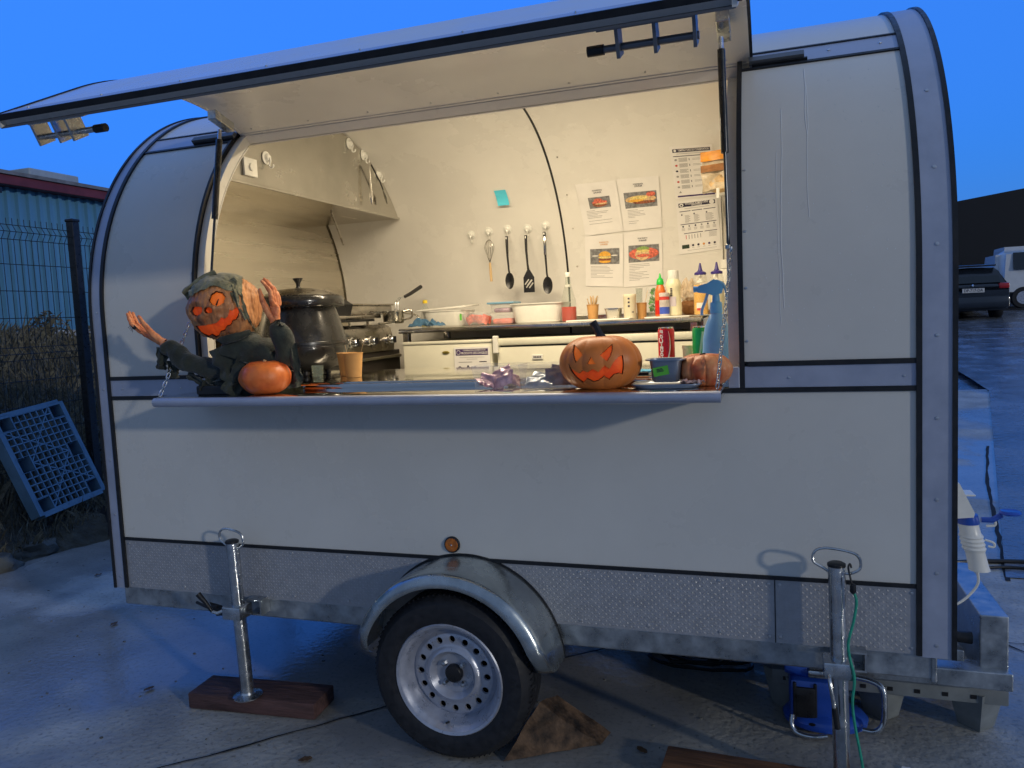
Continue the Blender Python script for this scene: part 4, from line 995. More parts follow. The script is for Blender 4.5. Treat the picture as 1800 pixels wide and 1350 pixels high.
def burger(u0, v0, u1, v1, kind):
    cu, cv = (u0+u1)/2, (v0+v1)/2; w_, h_ = (u1-u0)/2, (v1-v0)/2; P_ = PALE; o = [('bar', P_[0], u0, v0, u1, v1)]
    if kind == 0: o += [('poly', P_[2], ell(cu, cv-h_*.3, w_*.7, h_*.5), .0022), ('poly', P_[3], ell(cu, cv+h_*.05, w_*.72, h_*.30), .0026), ('poly', P_[5], ell(cu+w_*.15, cv-h_*.25, w_*.6, h_*.14), .0030), ('poly', P_[3], ell(cu-.03, cv+h_*.4, w_*.4, h_*.32), .0028)]
    if kind == 1: o += [('poly', P_[5], ell(cu, cv+h_*.05, w_*.95, h_*.5), .0022), ('poly', P_[6], ell(cu-w_*.1, cv+h_*.2, w_*.55, h_*.28), .0026), ('poly', P_[2], ell(cu+w_*.2, cv-h_*.35, w_*.7, h_*.2), .0028), ('poly', P_[3], ell(cu+w_*.65, cv+h_*.6, w_*.28, h_*.3), .0026), ('poly', P_[1], ell(cu-w_*.3, cv-h_*.1, w_*.5, h_*.15), .0030)]
    if kind == 2: o += [('bar', INK, u0, cv-h_*.25, u1, cv+.0*h_), ('poly', PAPER, ell(cu+w_*.65, cv+h_*.1, w_*.22, h_*.08), .0024), ('poly', PAPER, ell(cu-w_*.65, cv+h_*.1, w_*.22, h_*.08), .0024), ('poly', P_[1], ell(cu, cv+h_*.05, w_*.42, h_*.62, 0, PI), .0028), ('poly', P_[6], ell(cu, cv-h_*.12, w_*.46, h_*.16), .0030), ('poly', P_[2], ell(cu, cv-h_*.38, w_*.44, h_*.24), .0026), ('poly', P_[1], ell(cu, cv-h_*.55, w_*.42, h_*.32, PI, 2*PI), .0028)]
    if kind == 3: o += [('poly', P_[3], ell(cu, cv, w_*.98, h_*.7), .0020), ('poly', P_[5], ell(cu-w_*.1, cv-h_*.1, w_*.46, h_*.72), .0024), ('poly', P_[4], ell(cu-w_*.05, cv+h_*.45, w_*.44, h_*.38, 0, PI), .0028), ('poly', P_[6], ell(cu-w_*.05, cv+h_*.3, w_*.42, h_*.16), .0030), ('poly', P_[3], ell(cu-w_*.05, cv-h_*.25, w_*.44, h_*.2), .0030)]
    return o
sheetobj('upper left recipe sheet with a small picture of a meat sandwich', (-1.044, 2.295), (-.812, 2.297), (-1.036, 2.020), (-.808, 2.030), [('text', INK, 'FICHE RECETTE', .5, .85, .008), ('text', INK, 'LE BURGER', .5, .81, .009)]+burger(.24, .52, .78, .73, 0)+lines(.34, .48, 6, .14, 1)+lines(.22, .28, 2, .16, 2), .006)
sheetobj('upper right recipe sheet with a wide picture of a long sandwich', (-.808, 2.300), (-.575, 2.297), (-.806, 2.030), (-.585, 2.036), [('text', INK, 'FICHE RECETTE', .5, .88, .008), ('text', INK, 'LE BURGER', .5, .845, .009)]+burger(.12, .44, .92, .74, 1)+lines(.26, .40, 6, .16, 3)+lines(.14, .18, 2, .16, 4), .006)
sheetobj('lower left recipe sheet with a picture of a yellow bun burger', (-1.041, 2.019), (-.812, 2.018), (-1.062, 1.729), (-.836, 1.712), [('text', INKO, 'FICHE RECETTE', .5, .86, .008), ('text', INKO, 'LE BURGER', .5, .82, .009)]+burger(.13, .44, .90, .74, 2)+lines(.18, .40, 9, .14, 5), .003)
sheetobj('lower right recipe sheet with a picture of a burger with green topping', (-.808, 2.022), (-.590, 2.019), (-.831, 1.709), (-.600, 1.713), [('text', INK, 'FICHE RECETTE', .5, .88, .008), ('text', INK, 'LE BURGER', .5, .84, .009)]+burger(.12, .45, .92, .76, 3)+lines(.12, .41, 11, .14, 6), .003)
pr = [('bar', INK, .06, .895, .94, .955), ('text', PAPER, 'TEMPÉRATURES DE CONSERVATION', .55, .925, .016, .72), ('poly', PAPER, ell(.12, .925, .032, .022), .0026), ('bar', INKG, .15, .865, .85, .872), ('bar', INK, .06, .82, .94, .832), ('bar', INKP, .06, .03, .94, .062)]
for k in range(6):
    v = .76-k*.105
    pr += [('poly', (INKG, INKR, INK, INKG, INKR, INKG)[k], ell(.11, v, .03, .018), .002), ('bar', INK, .42, v-.02, .435, v+.02)]+lines(v-.03, v+.03, 5, .18, 20+k)[:5]
    pr += [('bar', INKG, .50, v-.012, .70, v-.006), ('bar', INKG, .50, v+.01, .68, v+.016), ('bar', INKG, .76, v-.01, .90, v-.004)]
pr = [p if not (p[0] == 'bar' and p[1] is INKG and abs(p[2]-.18) < .001) else ('bar', INKG, .18, p[3], min(p[4], .38), p[5]) for p in pr]
pr += [('poly', INKG, [(.10, .115), (.17, .115), (.135, .155)], .002), ('poly', INKG, ell(.85, .15, .035, .025), .002)]
sheetobj('upper food safety poster with violet bars and a table of temperatures', (-.498, 2.418), (-.278, 2.411), (-.496, 2.176), (-.268, 2.176), pr, .001, 'safety_poster', 'poster', 'food safety posters')
GRN = mat('print_dark_green', (.03, .05, .03), .7); 
pr = [('bar', INK, .06, .885, .94, .955), ('text', PAPER, 'HYGIÈNE ALIMENTAIRE', .5, .935, .018, .55), ('text', PAPER, 'AFFICHAGE', .5, .905, .011, .3), ('poly', PAPER, ell(.13, .92, .05, .03), .0026), ('poly', INK, ell(.13, .915, .025, .014), .003), ('poly', PAPER, ell(.86, .92, .06, .038), .0026),
      ('bar', INKG, .2, .85, .8, .856), ('bar', INK, .07, .80, .34, .812), ('bar', INK, .37, .80, .62, .812), ('bar', INK, .65, .80, .94, .812), ('bar', INK, .07, .56, .94, .572), ('bar', INK, .14, .385, .60, .397), ('bar', INK, .64, .385, .94, .397), ('bar', GRN, .07, .10, .25, .175), ('bar', INKG, .09, .125, .23, .15)]
for k in range(3): pr += [('poly', INK, ell((.12, .42, .72)[k], .745, .018, .014), .002)]+[('bar', INKG, (.19, .41, .69)[k], .72-q*.02, (.19, .41, .69)[k]+(.13 if q % 2 else .10)+(.06 if k == 2 else 0), .727-q*.02) for q in range(7)]
for k in range(6): pr += [('poly', INK if k % 2 == 0 else INKG, ell(.13+k*.15, .525, .02, .018), .002)]+[('bar', INKG, .09+k*.15, .485-q*.018, .17+k*.15, .491-q*.018) for q in range(3)]+[('bar', INKR if k == 0 else INKG, .18+k*.07, .28, .195+k*.07, .36)]
for k in range(5): pr += [('poly', (INK, INK, INKO, INKP, INK)[k], ell(.34+k*.13, .15, .028, .022), .002), ('bar', INKG, .31+k*.13, .10, .37+k*.13, .106)]
pr += [('bar', INKG, .74, .36-q*.02, .92, .366-q*.02) for q in range(5)]+[('bar', INKG, .2, .055, .9, .06)]
sheetobj('lower food safety poster with black header and rows of small symbols', (-.497, 2.163), (-.272, 2.171), (-.496, 1.877), (-.264, 1.893), pr, .001, 'safety_poster', 'poster', 'food safety posters')
sheetobj('white notice about thawed products taped on the left freezer front', (-1.671, 1.409), (-1.459, 1.409), (-1.671, 1.24), (-1.459, 1.24), [('bar', INKP, .05, .73, .95, .94), ('poly', PAPER, ell(.13, .83, .055, .075), .0026), ('poly', INKP, ell(.13, .83, .045, .06), .003), ('text', PAPER, 'CONGÉLATION-CONSERVATION', .57, .895, .014, .62), ('text', PAPER, 'PRODUITS DÉCONGELÉS', .57, .80, .034, .74), ('bar', INKG, .15, .66, .85, .67), ('bar', INKG, .35, .60, .65, .61), ('bar', INKG, .12, .50, .5, .52), ('bar', INK, .7, .50, .9, .53), ('poly', INK, ell(.15, .32, .05, .06), .002), ('poly', INK, ell(.38, .34, .03, .07), .002), ('poly', INK, ell(.58, .32, .03, .05), .002)]+lines(.1, .2, 3, .12, 9), .0, 'freezer_notice', 'notice', None, 1.366)
g = G()
g.slab(lambda u, v, q: Vector(WP(lerp(-1.533, -1.462, u)+(1-v)*.008, lerp(2.222, 2.305, v), .002+.0006*q+.022*(1-v)**2))-Vector((-1.5, 1.8, 2.26)), 3, 8)
single('sticky_note', g, mat('cyan_paper', (.10, .62, .80), .8), 'small cyan sticky note alone on the back wall', 'note', (-1.5, 1.8, 2.26), smooth=60)

# ------------------------------------------------------------------ suction hooks and utensils
HT = mat('milky_plastic', (.80, .80, .74), .25, coat=.3)
def hook(label, loc, rot, group, sc=1.0):
    t = thing('suction_hook', label, 'suction hook', loc, 0, group, rot)
    ob('cup', G().lathe([(.027*sc, .001), (.026*sc, .004), (.018*sc, .006), (.015*sc, .012), (.012*sc, .018), (0, .020)], n=24, T=lambda p: Vector((p.x, -p.z, p.y))), HT, t, 40)
    ob('hook_arm', G().tube(bez([(0, -.018, 0), (0, -.024, -.012*sc), (0, -.016, -.028*sc), (.001, -.020, -.040*sc), (.004, -.032, -.038*sc), (.005, -.034, -.028*sc)], 5), .0038, 8), HT, t, 40)
    return t
for i, (x, z, lab) in enumerate(((-1.749, 2.080, 'empty suction hook, leftmost of the row on the back wall'), (-1.631, 2.091, 'suction hook holding the wire whisk'), (-1.508, 2.095, 'suction hook holding the plain black spoon'), (-1.382, 2.089, 'suction hook holding the slotted spatula'), (-1.267, 2.098, 'suction hook holding the black spoon with steel grip'))):
    hook(lab, WP(x, z, .001), (math.radians(27), 0, 0), 'suction hooks on the back wall')
for (y, z, lab) in ((.51, 2.344, 'suction hook near the white switch on the hood'), (1.28, 2.557, 'uppermost suction hook on the hood, nothing on it'), (1.434, 2.523, 'suction hook on the hood holding the steel tongs'), (1.607, 2.441, 'suction hook at the right edge of the hood')):
    hook(lab, (-2.198, y, z), (0, 0, PI/2), 'suction hooks on the hood', 1.15)
SW = thing('light_switch', 'white square light switch on the left end of the hood', 'switch', (-2.199, .38, 2.28))
ob('switch_plate', G().box((0, -.046, -.040), (.012, .046, .040), bev=.003), WHITEP, SW, 40); ob('switch_button', G().lathe([(.018, .012), (.016, .020), (0, .021)], n=20, T=lambda p: Vector((p.z, p.x, p.y))), WHITEP, SW, 40)
WK = thing('whisk', 'wire whisk with wooden handle hanging upside down', 'whisk', (-1.622, 1.885, 1.785))
for k in range(6):
    a = k*PI/6; c_, s_ = math.cos(a), math.sin(a)
    pts = [(0, .110), (.012, .145), (.027, .190), (.029, .215), (.018, .240), (0, .252)]
    full = [(r*c_, r*s_*.8, z) for r, z in pts]+[(-r*c_, -r*s_*.8, z) for r, z in pts[-2::-1]]
    ob('whisk_wire', G().tube(bez(full, 4), .0012, 5), INOXD, WK, 40)
ob('handle', G().tube([(0.004, 0, 0), (.002, 0, .05), (0, 0, .108), (0, 0, .115)], [.008, .0085, .007, .005], 12), WOODL, WK, 40)
def spoon(label, loc, L_, rb, lb, grip=False):
    t = thing('cooking_spoon', label, 'spoon', loc, 0, None)
    g = G()
    def f(u, v, q):
        a = u*2*PI; r = v; return (rb*r*math.cos(a), .010*(r*r-1)*(-1)-.002*q, lb+lb*r*math.sin(a)*(1 if math.sin(a) < 0 else 1))
    g.slab(f, 24, 4); ob('bowl', g, BLACKP, t, 60)
    ob('handle', G().tube(bez([(0, .003, lb*1.85), (-.003, 0, lb*2.3), (-.006, -.004, L_*.6), (-.008, 0, L_*.85), (-.009, 0, L_-.012)], 5), [.0065]*21, 8) if False else G().tube([(0, .003, lb*1.8), (-.003, 0, lb*2.3), (-.006, -.004, L_*.6), (-.008, 0, L_*.85), (-.009, 0, L_-.004)], [.006, .0055, .0065, .009, .0085], 10), BLACKP, t, 40)
    if grip: ob('steel_grip', G().box((-.014, -.012, L_*.62), (-.002, .006, L_-.03), bev=.003), INOX, t, 40)
    ob('hang_hole', G().lathe([(.004, 0), (0, .001)], n=10, T=lambda p: Vector((-.009+p.x, -.0095-p.z, L_-.016+p.y*1.8))), WHITEP, t)
    return t
spoon('plain black cooking spoon hanging between whisk and spatula', (-1.500, 1.885, 1.732), .322, .028, .050)
spoon('black cooking spoon with a steel grip, rightmost of the hanging tools', (-1.262, 1.885, 1.690), .372, .030, .052, True)
SP = thing('slotted_spatula', 'black spatula with three diagonal slots hanging on the wall', 'spatula', (-1.378, 1.885, 1.706))
g = G()
def rowx(z): return .034 if z < .09 else lerp(.034, .008, (z-.09)/.045)
# blade built as strips around three slots
def slotted():
    g = G(); n = 26; m_ = 22; W_ = .034
    def inslot(x, z):
        # slots at 50 degrees
        s_ = x*math.sin(math.radians(50))-(z-.052)*math.cos(math.radians(50)); t_ = x*math.cos(math.radians(50))+(z-.052)*math.sin(math.radians(50))
        for c_, l_ in ((-.017, .020), (0, .030), (.017, .020)):
            if abs(s_-c_) < .0042 and abs(t_) < l_: return True
        return False
    P = {}
    for i in range(n):
        for j in range(m_*2):
            z0 = j*.135/(m_*2); z1 = (j+1)*.135/(m_*2); u0 = -1+2*i/n; u1 = -1+2*(i+1)/n
            xa, xb = u0*rowx(z0), u1*rowx(z0); xc, xd = u0*rowx(z1), u1*rowx(z1)
            if inslot((xa+xd)/2, (z0+z1)/2): continue
            g.add([(xa, 0, z0), (xb, 0, z0), (xd, 0, z1), (xc, 0, z1), (xa, -.003, z0), (xb, -.003, z0), (xd, -.003, z1), (xc, -.003, z1)], [(0, 1, 2, 3), (4, 7, 6, 5), (0, 4, 5, 1), (3, 2, 6, 7), (0, 3, 7, 4), (1, 5, 6, 2)])
    return g
ob('blade', slotted(), BLACKP, SP)
ob('handle', G().tube([(0, -.001, .125), (-.004, -.004, .17), (-.008, -.004, .25), (-.009, 0, .340)], [.008, .006, .0075, .009], 10), BLACKP, SP, 40)
ob('hang_hole', G().lathe([(.004, 0), (0, .001)], n=10, T=lambda p: Vector((-.009+p.x, -.0095-p.z, .328+p.y*1.8))), WHITEP, SP)
TG = thing('tongs', 'steel tongs hanging straight down on the hood', 'tongs', (-2.17, 1.44, 2.50), 0, 'kitchen tongs on the hood')
for s_ in (-1, 1): ob('tong_arm', G().tube([(0, 0, 0), (.003, s_*.004, -.05), (.006, s_*.009, -.18), (.006, s_*.010, -.21), (.006, s_*.002, -.255)], [.005, .005, .004, .008, .004], 8), INOX, TG, 40)
TG2 = thing('tongs', 'tongs with a black arm hanging slanted on the hood', 'tongs', (-2.165, 1.46, 2.47), 0, 'kitchen tongs on the hood')
ob('tong_arm', G().tube([(0, 0, 0), (.004, .09, -.085), (.004, .125, -.13)], .004, 8), BLACKP, TG2, 40)
ob('tong_tip', G().tube([(.004, .120, -.125), (.004, .15, -.16), (.004, .165, -.20)], [.004, .012, .005], 8), INOX, TG2, 40)

# ------------------------------------------------------------------ pumpkins, carved faces
def inpoly(u, v, P):
    c = False; j = len(P)-1
    for i in range(len(P)):
        (a, b), (d, e) = P[i], P[j]
        if (b > v) != (e > v) and u < (d-a)*(v-b)/(e-b)+a: c = not c
        j = i
    return c
def pumpkin(rx, ry, rz, ribs, depth, view=None, feats=(), NU=64, NV=36, dent=.12, lump=0, recess=.12, seed=0, sharp=.55):
    def P(i, j, k=1.0):
        th = 2*PI*i/NU; ph = -PI/2+PI*j/NV; c = math.cos(ph)
        rib = 1-depth*(1-abs(math.cos(th*ribs/2))**sharp)*c**.5 if c > 0 else 1
        d = Vector((math.cos(th)*c, math.sin(th)*c, math.sin(ph)))
        z = math.sin(ph); zz = z*(1-dent*math.exp(-(c/.28)**2)*(1 if z > 0 else .7))
        l = 1+lump*noise.noise(d*2.2+Vector((seed, 0, 0)))+lump*.25*noise.noise(d*9+Vector((seed, 3, 0)))
        cc = c**.86
        return Vector((math.cos(th)*cc*rib*l*rx*k, math.sin(th)*cc*rib*l*ry*k, zz*rz*l*k))
    shell = G(); fm = [G() for _ in feats]; cls = {}
    if feats:
        vd = Vector(view).normalized(); rt = Vector((-vd.y, vd.x, 0)).normalized()
        for i in range(NU):
            for j in range(NV):
                c = (P(i, j)+P(i+1, j+1))/2
                if c.dot(vd) < .0: continue
                u = c.dot(rt)/rx; v = c.z/rz
                for k, (nm, poly, m) in enumerate(feats):
                    if inpoly(u, v, poly): cls[(i, j)] = k; break
    K = NV+1; idx = lambda i, j: (i % NU)*K+j
    vs = [P(i, j) for i in range(NU) for j in range(K)]; base = len(vs)
    vs += [P(i, j, 1-recess) for i in range(NU) for j in range(K)] if feats else []
    fs = []; ms = []
    for i in range(NU):
        for j in range(NV):
            if (i, j) in cls:
                for (a, b, nb) in (((i, j), (i+1, j), (i, j-1)), ((i+1, j), (i+1, j+1), (i+1, j)), ((i+1, j+1), (i, j+1), (i, j+1)), ((i, j+1), (i, j), (i-1, j))):
                    if (nb[0] % NU, nb[1]) not in cls:
                        fs.append((idx(*a), idx(*b), base+idx(*b), base+idx(*a))); ms.append(1)
                continue
            fs.append((idx(i, j), idx(i+1, j), idx(i+1, j+1), idx(i, j+1))); ms.append(0)
    shell.v = vs; shell.f = fs; shell.m = ms
    for (i, j), k in cls.items():
        g = fm[k]; 
        g.add([P(i, j, 1-recess), P(i+1, j, 1-recess), P(i+1, j+1, 1-recess), P(i, j+1, 1-recess)], [(0, 1, 2, 3)])
    for g in fm:   # weld so that each carved patch is one piece
        bm = bmesh.new(); vv = [bm.verts.new(v) for v in g.v]
        for f in g.f: bm.faces.new([vv[q] for q in f])
        bmesh.ops.remove_doubles(bm, verts=bm.verts[:], dist=1e-6)
        g.v, g.f, g.m = [], [], []; g.bm(bm)
    return shell, fm
def clean(o):
    bm = bmesh.new(); bm.from_mesh(o.data); bmesh.ops.delete(bm, geom=[v for v in bm.verts if not v.link_faces], context='VERTS'); bmesh.ops.remove_doubles(bm, verts=bm.verts[:], dist=1e-6); bm.to_mesh(o.data); bm.free(); return o

q = lambda pts, cx, cy, sx, sy: [((x-cx)/sx, (cy-y)/sy) for x, y in pts]
J = lambda pts: q(pts, 490, 950, 345, 238)
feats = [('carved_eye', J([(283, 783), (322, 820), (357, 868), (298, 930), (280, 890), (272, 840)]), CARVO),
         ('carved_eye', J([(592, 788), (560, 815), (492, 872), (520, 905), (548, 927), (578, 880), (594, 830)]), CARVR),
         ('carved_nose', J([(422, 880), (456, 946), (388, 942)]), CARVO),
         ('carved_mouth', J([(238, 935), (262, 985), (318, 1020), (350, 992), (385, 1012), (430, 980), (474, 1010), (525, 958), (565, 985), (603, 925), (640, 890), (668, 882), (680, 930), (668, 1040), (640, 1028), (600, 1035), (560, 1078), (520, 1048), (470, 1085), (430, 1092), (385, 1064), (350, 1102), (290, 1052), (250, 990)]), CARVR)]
JK = thing('carved_pumpkin', 'large orange plastic pumpkin with a carved grinning face and black stalk', 'pumpkin', (-.530, -.125, 1.318+.084))
sh, fm = pumpkin(.136, .120, .092, 12, .035, (.20, -.98, .05), feats, 260, 150, dent=.10, recess=.045, sharp=.7)
clean(ob('pumpkin_shell', sh, [ORANGEPL, CARVD], JK, 40))
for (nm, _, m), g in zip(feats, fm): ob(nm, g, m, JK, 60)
ob('stalk', G().tube([(.008, 0, .074), (0, 0, .092), (-.010, 0, .115), (-.020, 0, .132)], [.020, .0135, .012, .0135], 7), BLACKP, JK, 30)
SPK = thing('small_pumpkin', 'small smooth orange-red pumpkin in front of the scarecrow figure', 'pumpkin', (-1.792, -.165, 1.318+.062))
sh, _ = pumpkin(.096, .094, .066, 10, .030, NU=96, NV=44, dent=.14, lump=.03, seed=3, sharp=.8); ob('pumpkin_body', sh, ORANGE, SPK, 60)
ob('stalk', G().tube([(0, 0, .054), (.004, 0, .064)], [.008, .006], 7), WOODL, SPK)
BP = thing('ribbed_pumpkin', 'wide flat ribbed pumpkin with green stalk scar beside the right chain', 'pumpkin', (-.205, -.085, 1.318+.050))
sh, _ = pumpkin(.088, .085, .056, 11, .11, NU=110, NV=44, dent=.30, lump=.035, seed=9, sharp=.5); ob('pumpkin_body', sh, SQUASH, BP, 60)
ob('stalk', G().tube([(0, 0, .030), (-.004, 0, .052)], [.012, .009], 8), BLACKP, BP)

# ------------------------------------------------------------------ the scarecrow figure
HW = thing('halloween_figure', 'pumpkin-headed scarecrow figure in dark ragged clothes with raised orange hands', 'halloween figure', (-1.95, -.12, 1.318))
O_ = Vector((-1.95, -.12, 1.318))
def rel(x, y, z): return Vector((x, y, z))-O_
hd = Vector((-1.978, -.125, 1.645))-O_
Hh = lambda pts: q(pts, 470, 420, 362, 320)
def ellz(cx, cy, rx, ry, a=0, n=20): return [(cx+rx*math.cos(t)*math.cos(a)-ry*math.sin(t)*math.sin(a), cy+rx*math.cos(t)*math.sin(a)+ry*math.sin(t)*math.cos(a)) for t in [2*PI*k/n for k in range(n)]]
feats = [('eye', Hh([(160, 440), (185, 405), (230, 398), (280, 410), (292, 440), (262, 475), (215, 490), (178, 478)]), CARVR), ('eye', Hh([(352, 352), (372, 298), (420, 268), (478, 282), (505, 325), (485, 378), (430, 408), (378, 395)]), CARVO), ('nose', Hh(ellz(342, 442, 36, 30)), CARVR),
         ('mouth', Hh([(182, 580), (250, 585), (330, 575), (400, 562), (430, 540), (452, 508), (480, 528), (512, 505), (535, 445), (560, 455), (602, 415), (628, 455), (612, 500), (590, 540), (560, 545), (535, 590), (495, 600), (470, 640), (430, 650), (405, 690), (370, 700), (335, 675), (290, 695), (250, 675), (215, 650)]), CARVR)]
vd = Vector((.56, -.83, -.06))
sh, fm = pumpkin(.136, .136, .124, 16, .04, vd, feats, 280, 160, dent=.06, lump=.05, seed=21, recess=.05, sharp=.8)
# brows, sockets and lips: raise the skin round the openings
rt = Vector((-vd.y, vd.x, 0)).normalized(); vdn = vd.normalized()
cent = [((228-470)/362, (420-440)/320, .30), ((428-470)/362, (420-342)/320, .32), ((342-470)/362, (420-442)/320, .16)]
nv = []
for v in sh.v:
    v = Vector(v)
    if v.dot(vdn) > 0:
        u, w_ = v.dot(rt)/.136, v.z/.124; k = 0
        for a, b, r_ in cent: d = math.hypot(u-a, w_-b)/r_; k += (.045 if r_ > .2 else .02)*math.exp(-((d-.85)/.30)**2)
        k += .05*math.exp(-((w_+.50-.5*u)/.08)**2)*(.6+.6*noise.noise(Vector((u*14, w_*3, 0)))) if -.85 < u < .5 else 0
        k += .022*noise.noise(Vector((u*20, w_*4, 2)))
        v = v*(1+k)
    nv.append(v)
sh.v = nv
hdT = clean(ob('head', sh, [MASK, CARVD], HW, 60)); hdT.location = hd
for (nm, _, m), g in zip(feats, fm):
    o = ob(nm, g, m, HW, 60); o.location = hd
# slit pupil of the right eye
o = ob('pupil', G().tube([(0, 0, .012), (.0, 0, -.012)], [.0015, .003], 6), CARVD, HW); o.location = hd+vdn*.134+rt*((428-470)/362*.136)+Vector((0, 0, .028)); o.rotation_euler = (0, .5, 0)
# rag over the head
def rag(u, v, q_):
    # u across (viewer left to right), v from the front edge over the crown to the back
    a = lerp(-1.30, .55, u); b = lerp(.74, 2.3, v)
    fr = .18*noise.noise(Vector((u*7, 1.5, 0)))+.35*math.sin(u*PI)**2*-.2
    b += (1-v)*(fr-.30*max(0, u-.7)/.3-.08*max(0, .2-u)/.2)
    d = rt*math.sin(a)*1.0+vdn*math.cos(b)*math.cos(a*.62)+Vector((0, 0, 1))*math.sin(b)*math.cos(a*.72)
    d.normalize(); r_ = Vector((d.x*.143, d.y*.143, d.z*.134))
    k = 1+.035*noise.noise(Vector((u*9, v*5, 0)))+.02*noise.noise(Vector((u*30, v*14, 3)))+.006*q_
    return r_*k
o = ob('head_rag', G().slab(rag, 46, 34), RAG, HW, 60); o.location = hd
def ragstrip(p0, p1, wd, sag, m=RAG, seed=0, rag_=1):
    p0, p1 = Vector(p0), Vector(p1)
    def f(u, v, q_):
        c = p0.lerp(p1, v); s_ = (u-.5)*wd*(1-.6*v*rag_+.35*noise.noise(Vector((v*5, seed, 0))))
        ax = (p1-p0).cross(vdn).normalized()
        return c+ax*s_+vdn*(.006*math.sin(u*9+seed)+.012*noise.noise(Vector((u*4, v*5, seed)))+.0015*q_)+Vector((0, 0, -sag*math.sin(v*PI)))
    return G().slab(f, 10, 18)
hv = lambda x, y, k=1.03: hd+(rt*((x-470)/362*.136)+Vector((0, 0, (420-y)/320*.124)))*1.0+vdn*(.136*math.sqrt(max(0, 1-((x-470)/362)**2*.95-((420-y)/320)**2*.9)))*k
ob('rag_strip', ragstrip(hv(520, 150, 1.1), hv(690, 520, 1.25), .055, -.01, seed=1), RAG, HW, 60)
ob('rag_strip', ragstrip(hv(560, 190, 1.1), hv(620, 400, 1.2), .035, -.008, seed=4), RAG, HW, 60)
ob('rag_strip', ragstrip(hv(430, 95, 1.15), hv(95, 290, 1.5), .045, -.012, seed=7, rag_=.2), RAG, HW, 60)
ob('rag_strip', ragstrip(hv(690, 500, 1.2), hv(760, 680, 1.3), .012, 0, seed=9), RAG, HW, 60)
# coat: one continuous skinned body with both sleeves
V = [rel(-1.945, -.10, 1.345), rel(-1.940, -.10, 1.42), rel(-1.930, -.10, 1.485), rel(-1.938, -.11, 1.545),
     rel(-2.035, -.13, 1.415), rel(-2.125, -.155, 1.430), rel(-2.175, -.17, 1.470), rel(-2.238, -.175, 1.516),
     rel(-1.835, -.11, 1.475), rel(-1.745, -.11, 1.425), rel(-1.725, -.13, 1.495), rel(-1.744, -.14, 1.592), rel(-2.06, -.10, 1.345), rel(-1.80, -.10, 1.345)]
Ed = [(0, 1), (1, 2), (2, 3), (1, 4), (4, 5), (5, 6), (6, 7), (2, 8), (8, 9), (9, 10), (10, 11), (0, 12), (0, 13)]
R_ = [(.085, .07), (.098, .075), (.075, .06), (.045, .045), (.055, .05), (.045, .045), (.040, .040), (.034, .034), (.055, .048), (.045, .045), (.038, .038), (.033, .033), (.035, .05), (.035, .05)]
skinmesh('coat', [tuple(v) for v in V], Ed, R_, CLOTH, HW, 3, .012, 13, 1)
for p0, p1, wd, sd in ((rel(-2.235, -.185, 1.505), rel(-2.262, -.175, 1.42), .05, 2), (rel(-2.20, -.17, 1.45), rel(-2.215, -.17, 1.385), .05, 5), (rel(-1.70, -.12, 1.50), rel(-1.67, -.13, 1.36), .04, 8), (rel(-1.72, -.10, 1.40), rel(-1.70, -.12, 1.335), .07, 11), (rel(-1.98, -.17, 1.50), rel(-1.90, -.20, 1.36), .09, 14), (rel(-2.02, -.15, 1.42), rel(-2.06, -.17, 1.325), .07, 17), (rel(-1.86, -.16, 1.44), rel(-1.93, -.21, 1.325), .09, 21), (rel(-2.15, -.16, 1.40), rel(-2.03, -.17, 1.345), .03, 25)):
    ob('coat_rag', ragstrip(p0, p1, wd, .004, CLOTH, sd, .5), CLOTH, HW, 60)
ob('collar', G().tube([rel(-1.99, -.165, 1.535), rel(-1.95, -.185, 1.525), rel(-1.90, -.175, 1.535), rel(-1.87, -.13, 1.55)], [.012, .018, .017, .010], 8), CLOTH, HW, 60)
def fhand(name, wrist, palm, tips, thumb, m, r0=.020):
    V = [wrist, palm]; E_ = [(0, 1)]; RR = [(r0, r0*.8), (r0*1.15, r0*.72)]
    for k, (b, mid, tip) in enumerate(tips):
        n = len(V); V += [b, mid, tip]; E_ += [(1, n), (n, n+1), (n+1, n+2)]; RR += [.0100, .0095, .0055]
    n = len(V); V += list(thumb); E_ += [(0, n)]+[(n+i, n+i+1) for i in range(len(thumb)-1)]; RR += [.013]+[.0105]*(len(thumb)-2)+[.006]
    skinmesh(name, [tuple(v) for v in V], E_, RR, m, HW, 2, .0016, 90, 0)
# left hand: open, palm up, fingers curling upwards
L = rel
tipsL = []
for k in range(4):
    dy = (k-1.5)*.0145; e = (0, .006, .004, -.010)[k]
    tipsL.append((L(-2.330-e*.3, -.17+dy, 1.568+abs(k-1.5)*.002), L(-2.368-e, -.172+dy*1.1, 1.600), L(-2.386-e, -.172+dy*1.05, 1.648+e)))
fhand('hand', L(-2.225, -.172, 1.512), L(-2.285, -.17, 1.546), tipsL, [L(-2.262, -.195, 1.554), L(-2.288, -.205, 1.588), L(-2.325, -.205, 1.634)], HAND)
# right hand: upright, fingers bending forward
tipsR = []
for k in range(4):
    dy = (k-1.5)*.0140; e = (0, .008, .004, -.012)[k]
    tipsR.append((L(-1.738, -.145+dy, 1.655), L(-1.742, -.148+dy, 1.700+e), L(-1.772, -.155+dy, 1.738+e)))
fhand('hand', L(-1.742, -.14, 1.572), L(-1.745, -.142, 1.625), tipsR, [L(-1.768, -.158, 1.625), L(-1.782, -.165, 1.668), L(-1.786, -.170, 1.710)], HAND)
